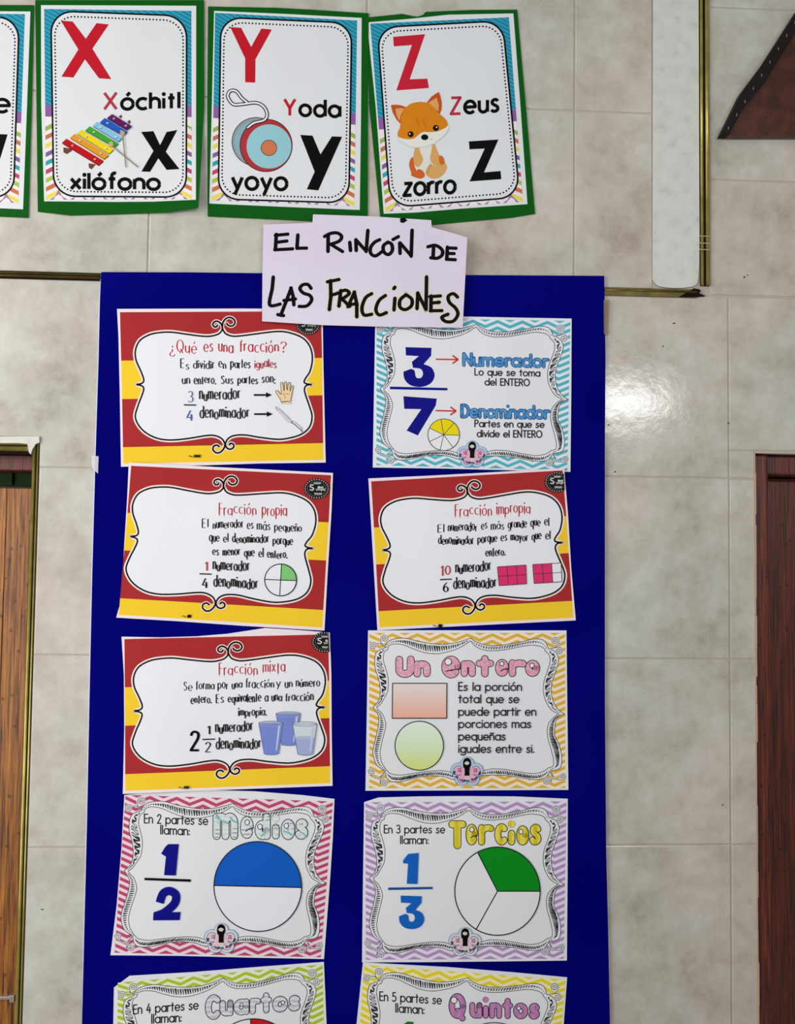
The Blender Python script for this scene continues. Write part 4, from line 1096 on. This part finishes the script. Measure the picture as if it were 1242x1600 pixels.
def zigzag_sheet(name, label, quad, outline, col, tint, seed, sheet=PAPER, lift=None):
    S = Sheet(name, label, 'poster', quad, .0047, .0022, lift=lift, group='zigzag bordered fraction posters', seed=seed)
    T = homography(QD, quad)
    M = lambda pts: [T(*p) for p in pts]
    S.poly(outline, sheet); S.part('sheet', thick=.0002)
    x0, x1, y0, y1 = 577.0, 883.0, 989.0, 1231.5
    S.poly(M([(x0, y0), (x1, y0), (x1 + 1.5, y1), (x0 - 2, y1)]), tint)
    S.up()
    half = 19.5
    for r_ in range(-2, 26):
        yp = 989.3 + r_ * 10.3
        i = -6
        xx = 652 + (-4) * half
        pts = []
        for j in range(-5, 14):
            pts.append((652 + j * half, yp if j % 2 == 0 else yp + 8.6))
        for a, b in zip(pts, pts[1:]):
            q = [a, b, (b[0], b[1] + 5.2), (a[0], a[1] + 5.2)]
            for lim, ax, sg in ((y0, 1, 1), (y1, 1, -1), (x0, 0, 1), (x1, 0, -1)):
                out = []
                for p, e in zip(q, q[1:] + q[:1]):
                    ip, ie = sg * (p[ax] - lim) >= 0, sg * (e[ax] - lim) >= 0
                    if ip: out.append(p)
                    if ip != ie:
                        t = (lim - p[ax]) / (e[ax] - p[ax]); out.append((p[0] + t * (e[0] - p[0]), p[1] + t * (e[1] - p[1])))
                q = out
                if len(q) < 3: break
            if len(q) >= 3: S.poly(M(q), col, up=False)
    S.part('zigzag_border')
    def chain(n):
        order = [0, 1, 2, 3]
        left = []
        for k in order: left += smooth_line(RUNS[k][n], n=3)[:-1]
        right = []
        for k in (4, 5, 6, 7): right += smooth_line(RUNS[k][n], n=3)[:-1]
        return left + right[::-1]
    out, inn = M(chain(0)), M(chain(1))
    S.poly(out, sheet); S.line(out, 1.0, (52, 52, 54), closed=True)
    S.line(inn, 1.0, (52, 52, 54), closed=True, up=False)
    S.up(); r2 = random.Random(11)
    for o_, i_, kind in RUNS:
        no = 78 if kind == 'dense' else (64 if kind == 'fine' else 42)
        a = resample(smooth_line(o_, n=3), no); b = resample(smooth_line(i_, n=3), no)
        for j in range(2, no - 2):
            t = j / (no - 1); sz = .30 * math.sin(math.pi * min(1, t * 1.1)) ** .6
            lo, hi = .48 - sz, .48 + sz
            p = lambda f, j_=j: (a[j_][0] + f * (b[j_][0] - a[j_][0]), a[j_][1] + f * (b[j_][1] - a[j_][1]))
            if kind == 'tri':
                if j % 2 == 0:
                    q = [p(lo), p(hi), p(hi if j % 4 else lo, min(j + 2, no - 1))]
                    if r2.random() < .5: S.poly(M(q), (48, 48, 50), up=False)
                    else: S.line(M([p(lo), p(hi, min(j + 2, no - 1))]), .8, (70, 70, 72), up=False)
                    S.line(M(q + [q[0]]), .7, (60, 60, 62), up=False)
            else:
                S.line(M([p(lo + r2.uniform(-.03, .03)), p(hi + r2.uniform(-.03, .03), min(j + (1 if j % 2 else 0), no - 1))]), r2.uniform(.8, 1.7) if kind == 'dense' else r2.uniform(.7, 1.2), (44, 44, 46), up=False)
    S.up()
    for q in SPIRALS:
        S.line(M(q), 2.6, sheet, up=False)
    S.up()
    for q in SPIRALS:
        S.line(M(q), .9, (70, 70, 72), up=False)
    S.part('doodled_frame', 'white panel in a hatched hand-drawn frame')
    return S, M
zq = zoom(690, 680, .0805)
def flower(S, c, k=1.0, pale=False):
    """the maker's five-petal emblem with a little girl in a black dress"""
    def F(pts): return [(c[0] + (x - 590) * .0805 * k, c[1] + (y - 375) * .0805 * k) for x, y in pts]
    pet = [(595, 232, 118), (432, 350, 128), (752, 350, 124), (492, 498, 118), (690, 498, 118)]
    blue = (176, 204, 226) if not pale else (206, 216, 224); pk = (226, 172, 200) if not pale else (224, 198, 210)
    for grow, colr in ((8, (96, 134, 164)), (0, blue), (-40, (110, 92, 140)), (-50, pk)):
        S.up()
        for x, y, r in pet: S.poly(circle(*F([(x, y)])[0], (r + grow) * .0805 * k, n=24), colr, up=False)
        S.poly(circle(*F([(592, 385)])[0], 120 * .0805 * k, n=16), colr, up=False)
    S.up()
    for (x, y) in ((455, 345), (740, 350)):
        for dx in (-18, 8, 26):
            for dy in (-26, 0, 24): S.poly(circle(*F([(x + dx, y + dy)])[0], .85 * k, n=7), (140, 44, 76), up=False)
    S.poly(smooth_line(F([(530, 300), (520, 200), (550, 140), (605, 125), (655, 160), (662, 230), (645, 300), (600, 320)]), True, 3), BLACK)
    S.poly(F([(545, 290), (645, 290), (635, 380), (640, 445), (545, 445), (550, 380)]), BLACK, up=False)
    S.poly(circle(*F([(590, 215)])[0], 3.6 * k, 2.9 * k, n=14), (214, 202, 184))
    for x in (570, 615): S.line(F([(x, 445), (x, 520)]), 1.8 * k, (222, 214, 206), up=False)
    S.line(F([(648, 320), (655, 370), (640, 410)]), 1.0 * k, (190, 170, 160), up=False)
    S.poly(smooth_line(F([(540, 215), (570, 165), (625, 165), (640, 215), (610, 190), (570, 190)]), True, 3), BLACK)
    S.up()
    t = 'By Ariadna Ramírez'
    for i, ch in enumerate(t):
        if ch == ' ': continue
        a = math.radians(186 + (354 - 186) * i / (len(t) - 1))
        px, py = 590 + 240 * math.cos(a), 365 - 178 * math.sin(a)
        ta = math.atan2(178 * math.cos(a), 240 * math.sin(a) * 1.0)
        tx, ty = -240 * math.sin(a), -178 * math.cos(a)
        l = math.hypot(tx, ty); tx /= l; ty /= l
        w_, st = G[ch]
        for q in st:
            if len(q) < 2: continue
            S.line(F([(px + tx * (gx - w_ / 2) * 44 + ty * (gy - .3) * 44, py + ty * (gx - w_ / 2) * 44 - tx * (gy - .3) * 44) for gx, gy in q]), .95 * k, (26, 18, 30), up=False)
    S.part('maker_emblem', 'pink and blue flower emblem with a girl in black')
def ht(S, z, s, t, x0, x1, y0, y1, h, w=1.7, col=(30, 30, 34)):
    (a, b), (c, d) = z([(x0, y0), (x1, y1)])
    text(S, t, a, c, b, d, h * s, w, col, caps=True, sp=.2, space=.5)
def bubble(S, z, s, t, x0, x1, y0, y1, h, w, fill, line=(24, 24, 28), ow=2.4, sp=.2):
    (a, b), (c, d) = z([(x0, y0), (x1, y1)])
    text(S, t, a, c, b, d, h * s, w, fill, caps=True, sp=sp, outline=line, ow=ow)
def eye(S, z, s, x, y, r, slit=None, col=None, ry=None):
    c = z([(x, y)])[0]; ry = (ry or r) * s; r = r * s
    S.poly(circle(c[0], c[1], r + 1.1, ry + 1.1, n=20), (24, 24, 28)); S.poly(circle(c[0], c[1], r, ry, n=20), col or WHITE)
    if slit: S.line(smooth_line(z(slit)), 1.4, (24, 24, 28), caps=True)
NAVY = (12, 14, 128); MIDBLUE = (20, 96, 188)
THREE = [(232, 228), (380, 232), (378, 277), (335, 325), (380, 345), (398, 390), (375, 435), (320, 455), (260, 445), (226, 410), (220, 368), (262, 352), (283, 362), (292, 400), (320, 403), (332, 378), (318, 352), (275, 346), (268, 312), (308, 279), (234, 275)]
THREE = THREE[:3] + smooth_line(THREE[3:11], n=5) + smooth_line(THREE[11:18], n=4) + THREE[18:]
ONE = [(330, 345), (345, 332), (400, 332), (385, 497), (323, 495), (333, 398), (308, 382)]

# numerator and denominator
s = .27375; z = zoom(570, 480, s)
QN = z([(60, 45), (1180, 65), (1173, 940), (45, 915)])
S, M = zigzag_sheet('zigzag_poster', 'poster with teal zigzags and a navy 3 over 7, under the lilac sign', QN, z([(60, 45), (400, 50), (800, 58), (1180, 65), (1178, 500), (1173, 940), (800, 930), (400, 920), (45, 915), (52, 500)]), (88, 176, 194), (222, 232, 236), .8)
S.poly(z(THREE), NAVY); S.poly(z([(143, 453), (472, 461), (470, 475), (143, 468)]), NAVY, up=False); S.poly(z([(220, 508), (410, 522), (405, 560), (302, 732), (238, 704), (322, 582), (225, 580)]), NAVY, up=False); S.part('fraction_numerals', 'navy three over seven')
arrow(S, z([(405, 297)])[0], z([(533, 299)])[0], 2.2, (196, 48, 54), 10, False); S.part('arrow', 'red arrow'); arrow(S, z([(403, 590)])[0], z([(521, 593)])[0], 2.2, (196, 48, 54), 10, False); S.part('arrow', 'red arrow')
NB = speckle_mat('blue_crayon', (58, 128, 190), (96, 160, 212), 260)
f7 = zoom(700, 540, .13688); s7 = .13688
bubble(S, f7, s7, 'Numerador', 180, 1135, 222, 242, 130, 3.5, NB, (34, 66, 120), 1.9); S.part('title_lettering', 'blue outlined word')
bubble(S, f7, s7, 'Denomïnador', 157, 1145, 812, 830, 132, 3.5, NB, (30, 60, 116), 1.9); S.part('title_lettering', 'blue outlined word')
for t, a, b, y, y2 in (('Lo que se toma', 306, 1048, 336, 350), ('del ENTERO', 422, 928, 450, 460), ('Partes en que se', 306, 1096, 926, 936), ('divide el ENTERO', 332, 1070, 1040, 1049)): ht(S, f7, s7, t, a, b, y, y2, 76, 1.7)
S.part('body_lettering')
c = z([(450, 728)])[0]; R = 90 * s
S.poly(circle(c[0], c[1], R, n=48), (230, 230, 232)); S.poly([c] + circle(c[0], c[1], R, n=24, a0=-2, a1=155), (234, 212, 20)); S.line(circle(c[0], c[1], R, n=48), 1.1, (70, 66, 60), closed=True)
for a in (-2, 49, 100, 155, 206, 257, 306): S.line([c, circle(c[0], c[1], R, n=1, a0=a, a1=a + 1)[0]], 1.0, (70, 66, 60), up=False)
S.part('pie_chart', 'circle in sevenths, three yellow')
flower(S, (737.5, 710))

# a whole
s = .27375; z = zd
S, M = zigzag_sheet('zigzag_poster', 'poster with mustard zigzags headed Un entero, with a rectangle and a circle', QD, z([(55, 55), (400, 54), (800, 55), (1187, 55), (1192, 500), (1198, 965), (800, 967), (400, 969), (40, 970), (48, 500)]), (224, 176, 66), (238, 228, 208), 1.5)
PK = speckle_mat('pink_dotted', (220, 148, 170), (232, 184, 200), 420)
bubble(S, z, s, 'Un', 233, 390, 304, 300, 82, 10, PK, ow=2.4, sp=.34); S.part('title_lettering', 'pink outlined word'); bubble(S, z, s, 'e', 495, 562, 306, 306, 132, 10, PK); bubble(S, z, s, 'n', 604, 648, 300, 300, 84, 9.4, PK); bubble(S, z, s, 't', 690, 752, 302, 302, 92, 9.4, PK); bubble(S, z, s, 'e', 800, 838, 298, 298, 92, 9.0, PK); bubble(S, z, s, 'r', 878, 930, 300, 300, 92, 9.4, PK); bubble(S, z, s, 'o', 972, 1015, 298, 298, 84, 9.4, PK)
eye(S, z, s, 512, 234, 17, [(500, 288), (535, 280), (580, 275)]); eye(S, z, s, 818, 245, 10, [(815, 288), (825, 278), (858, 274)]); eye(S, z, s, 990, 255, 11); S.part('title_lettering', 'pink outlined word')
S.poly(z([(195, 357), (504, 357), (503, 556), (193, 556)]), fade_mat('salmon_print', [(0.0, (234, 172, 152)), (.9, (226, 214, 208))])); o = S.part('rectangle_diagram', 'salmon rectangle')
S.line(z([(195, 357), (504, 357), (503, 556), (193, 556)]), 1.5, (60, 44, 40), closed=True); S.part('outline', None, o)
c = z([(347, 713)])[0]; R = 138 * s
S.poly(circle(c[0], c[1], R, R * 1.01, n=60), fade_mat('lime_print', [(0.05, (208, 222, 132)), (.55, (214, 230, 196)), (1.0, (224, 234, 224))])); o = S.part('circle_diagram', 'pale green circle')
S.line(circle(c[0], c[1], R, R * 1.01, n=60), 1.5, (40, 50, 36), closed=True); S.part('outline', None, o)
for t, a, b, y in (('Es la porción', 572, 930, 398), ('total que se', 572, 915, 468), ('puede partir en', 572, 1012, 540), ('porciones mas', 572, 983, 610), ('pequeñas', 572, 837, 681), ('iguales entre si.', 572, 1000, 752)): ht(S, z, s, t, a, b, y, y, 46, 1.8)
S.part('body_lettering')
flower(S, z([(619, 862)])[0], 1.08)

# halves
s = .2979; z = zoom(160, 1220, s)
QM = z([(115, 60), (1217, 95), (1162, 935), (42, 915)])
S, M = zigzag_sheet('zigzag_poster', 'poster with crimson zigzags headed Medios, its circle half blue', QM, z([(115, 75), (250, 58), (560, 48), (800, 55), (1050, 75), (1217, 95), (1208, 300), (1195, 500), (1178, 720), (1162, 935), (800, 928), (400, 918), (42, 915), (75, 650), (100, 350)]), (184, 74, 108), (236, 212, 222), 2.3)
for t, a, b, y, y2 in (('En 2 partes se', 220, 552, 221, 231), ('llaman:', 305, 456, 279, 285)): ht(S, z, s, t, a, b, y, y2, 46, 1.8)
S.part('body_lettering')
f5 = zoom(330, 1260, .13688); s5 = .13688
ST = stripe_mat('grey_stripes', (206, 220, 220), (222, 226, 228), 55, 'Z', 2.0)
bubble(S, f5, s5, 'm', 62, 262, 338, 338, 345, 10.2, ST); bubble(S, f5, s5, 'e', 372, 440, 325, 325, 265, 9.6, ST); bubble(S, f5, s5, 'd', 540, 632, 338, 338, 215, 10.2, ST); bubble(S, f5, s5, 'ï', 734, 738, 334, 334, 200, 9.6, ST)
bubble(S, f5, s5, 'o', 838, 915, 340, 340, 240, 9.6, ST); bubble(S, f5, s5, 's', 995, 1070, 338, 338, 250, 8.8, ST)
for x, y, sl in ((410, 182, [(395, 285), (420, 262), (480, 245)]), (556, 232, None), (857, 222, None)): eye(S, f5, s5, x, y, 22, sl, ry=26)
S.up()
for q in ([(55, 85), (70, 130), (130, 170), (190, 190)], [(215, 120), (240, 160), (300, 185)], [(560, 340), (600, 315), (605, 280)], [(820, 280), (880, 300), (920, 330)], [(1040, 300), (1075, 340), (1065, 365)]): S.line(smooth_line(f5(q)), 2.4, (126, 192, 184), up=False)
for q in ([(45, 265), (90, 268)], [(45, 310), (90, 312)], [(40, 350), (85, 352)], [(245, 250), (295, 252)], [(240, 300), (295, 303)], [(240, 350), (290, 353)], [(345, 270), (400, 268)], [(360, 320), (440, 318)], [(710, 220), (770, 225)], [(705, 250), (770, 250)], [(870, 190), (930, 195)], [(1000, 200), (1050, 200)], [(640, 120), (680, 115)], [(620, 160), (680, 145)]): S.line(f5(q), .9, (120, 124, 128), up=False)
S.part('title_lettering', 'white bubble word with teal bands')
S.poly(z(ONE), NAVY); S.poly(z([(220, 509), (463, 517), (463, 530), (220, 521)]), BLACK, up=False); S.line(smooth_line(z([(300, 640), (318, 592), (352, 578), (384, 598), (380, 640), (340, 680), (296, 708)]), n=5), 13, NAVY, up=False)
S.poly(z([(265, 732), (268, 690), (330, 668), (345, 690), (410, 688), (405, 731)]), NAVY, up=False); S.part('fraction_numerals', 'navy one over two')
H = homography([(-1, 1), (1, 1), (1, -1), (-1, -1)], z([(588, 313), (1047, 325), (1042, 795), (582, 785)]))
S.poly([H(*p) for p in circle(0, 0, 1, 1, 60)], WHITE)
S.poly([H(p[0], -p[1]) for p in circle(0, 0, 1, 1, 30, 0, 180)], (18, 92, 190)); S.line([H(*p) for p in circle(0, 0, 1, 1, 60)], 1.7, (24, 28, 40), closed=True); S.line([H(-1, 0), H(1, 0)], 1.8, (20, 24, 50), up=False)
S.part('pie_chart', 'circle in halves, the upper blue')
flower(S, z([(622, 828)])[0], 1.12, True)

# thirds
s = .2778; z = zoom(555, 1230, s)
QT = z([(50, 70), (1195, 65), (1190, 975), (38, 985)])
S, M = zigzag_sheet('zigzag_poster', 'poster with lilac zigzags headed Tercios, its circle one third green', QT, z([(50, 84), (130, 58), (350, 52), (600, 50), (900, 52), (1195, 65), (1194, 500), (1190, 975), (800, 980), (400, 984), (38, 985), (44, 500)]), (176, 146, 192), (230, 220, 236), 3.0)
for t, a, b, y in (('En 3 partes se', 163, 503, 258), ('llaman:', 254, 410, 318)): ht(S, z, s, t, a, b, y, y, 44, 1.7)
S.part('body_lettering')
f6 = zoom(690, 1270, .13688); s6 = .13688
YS = stripe_mat('yellow_crayon', (214, 194, 36), (226, 216, 96), 26, 'X', 1.0)
bubble(S, f6, s6, 'T', 118, 240, 372, 372, 240, 10, YS); bubble(S, f6, s6, 'e', 312, 372, 330, 330, 255, 8.6, YS); bubble(S, f6, s6, 'r', 455, 545, 335, 335, 260, 8.6, YS)
bubble(S, f6, s6, 'c', 640, 712, 332, 332, 270, 8.6, YS); bubble(S, f6, s6, 'ï', 795, 800, 330, 330, 205, 9.2, YS); bubble(S, f6, s6, 'o', 890, 958, 332, 332, 230, 8.6, YS); bubble(S, f6, s6, 's', 1035, 1105, 334, 334, 270, 7.8, YS)
for x, y, sl in ((345, 192, [(335, 285), (360, 265), (402, 262)]), (905, 215, None)): eye(S, f6, s6, x, y, 20, sl, ry=24)
S.part('title_lettering', 'yellow bubble word')
S.poly(z([(268, 412), (298, 375), (357, 370), (350, 545), (290, 543), (297, 430), (270, 428)]), MIDBLUE); S.poly(z([(185, 565), (435, 561), (435, 573), (185, 578)]), (24, 70, 140), up=False)
H = homography([(220, 228), (398, 228), (398, 455), (220, 455)], z([(246, 610), (388, 610), (388, 798), (246, 798)]))
S.poly([H(*p) for p in THREE], MIDBLUE, up=False); S.part('fraction_numerals', 'blue one over three')
H = homography([(-1, 1), (1, 1), (1, -1), (-1, -1)], z([(560, 337), (1040, 337), (1040, 833), (560, 833)]))
C = lambda a: H(math.cos(math.radians(a)), math.sin(math.radians(a)))
S.poly([C(6 * i) for i in range(60)], PAPER); S.poly([H(0, 0)] + [C(118 * i / 24) for i in range(25)], (8, 136, 26)); S.line([C(6 * i) for i in range(60)], 1.7, (24, 28, 30), closed=True)
for a in (0, 118, 240): S.line([H(0, 0), C(a)], 1.7, (24, 28, 30), up=False)
S.part('pie_chart', 'circle in thirds, one green')
flower(S, z([(617, 872)])[0], 1.08, True)

# quarters, cut by the lower edge of the picture
s = .3301; z = zoom(120, 1480, s)
QC = [(182, 1532), (506, 1503), (514, 1748), (176, 1776)]
S, M = zigzag_sheet('zigzag_poster', 'poster with lime zigzags headed Cuartos, cut by the lower edge', QC, [(178, 1543), (190, 1534), (202.5, 1524.6), (300, 1519), (400, 1511), (506, 1503), (511, 1620), (519, 1748), (400, 1756), (180, 1776), (176, 1650)], (170, 194, 52), (228, 232, 200), 3.7)
for t, a, b, y, y2 in (('En 4 partes se', 268, 574, 316, 293), ('llaman:', 354, 494, 360, 352)): ht(S, z, s, t, a, b, y, y2, 42, 1.9)
S.part('body_lettering')
GS = stripe_mat('grey_lilac_stripes', (196, 192, 200), (222, 220, 226), 50, 'Z', 2.5)
bubble(S, z, s, 'C', 622, 660, 330, 326, 88, 8.4, GS); bubble(S, z, s, 'uartos', 690, 1045, 314, 288, 76, 7.6, GS, sp=.42); eye(S, z, s, 780, 272, 6); eye(S, z, s, 975, 262, 7)
S.part('title_lettering', 'grey bubble word')
c = (396, 1660); R = 68
S.poly(circle(c[0], c[1], R, n=60), PAPER); S.poly([c] + circle(c[0], c[1], R, n=20, a0=4, a1=94), (200, 24, 34)); S.line(circle(c[0], c[1], R, n=60), 1.6, (24, 24, 26), closed=True)
for a in (4, 94, 184, 274): S.line([c, circle(c[0], c[1], R, n=1, a0=a, a1=a + 1)[0]], 1.6, (24, 24, 26), up=False)
S.part('pie_chart', 'circle in quarters, one red')

# fifths, cut by the lower edge of the picture
s = .33816; z = zoom(540, 1480, s)
QQ = [(567, 1503.7), (886, 1527), (868, 1776), (546, 1752)]
S, M = zigzag_sheet('zigzag_poster', 'poster with yellow zigzags headed Quintos, cut by the lower edge', QQ, [(567, 1503.7), (700, 1511), (800, 1519), (886, 1527), (880, 1610), (868, 1776), (700, 1762), (546, 1752), (557, 1600)], (232, 212, 40), (240, 234, 192), 4.4)
for t, a, b, y, y2 in (('En 5 partes se', 158, 442, 246, 263), ('llaman:', 231, 362, 300, 308)): ht(S, z, s, t, a, b, y, y2, 40, 1.8)
S.part('body_lettering')
QS = stripe_mat('pink_lilac_stripes', (206, 130, 178), (172, 128, 178), 34, 'X', .3)
bubble(S, z, s, 'Q', 490, 542, 316, 318, 90, 7.6, QS); bubble(S, z, s, 'uïntos', 585, 885, 316, 320, 76, 7.2, QS, sp=.42); eye(S, z, s, 500, 245, 13); eye(S, z, s, 800, 282, 7)
S.part('title_lettering', 'pink and lilac striped bubble word')
S.poly([(628, 1602), (637, 1596), (646, 1597), (642, 1643), (628, 1642), (631, 1612), (625, 1608)], (10, 120, 30)); S.part('fraction_numerals', 'green numeral one')
c = (772, 1666); R = 68
S.poly(circle(c[0], c[1], R, n=60), PAPER); S.line(circle(c[0], c[1], R, n=60), 1.6, (90, 70, 100), closed=True)
for a in (-4, 68, 140, 212, 284): S.line([c, circle(c[0], c[1], R, n=1, a0=a, a1=a + 1)[0]], 1.6, (90, 70, 100), up=False)
S.part('pie_chart', 'circle in fifths')
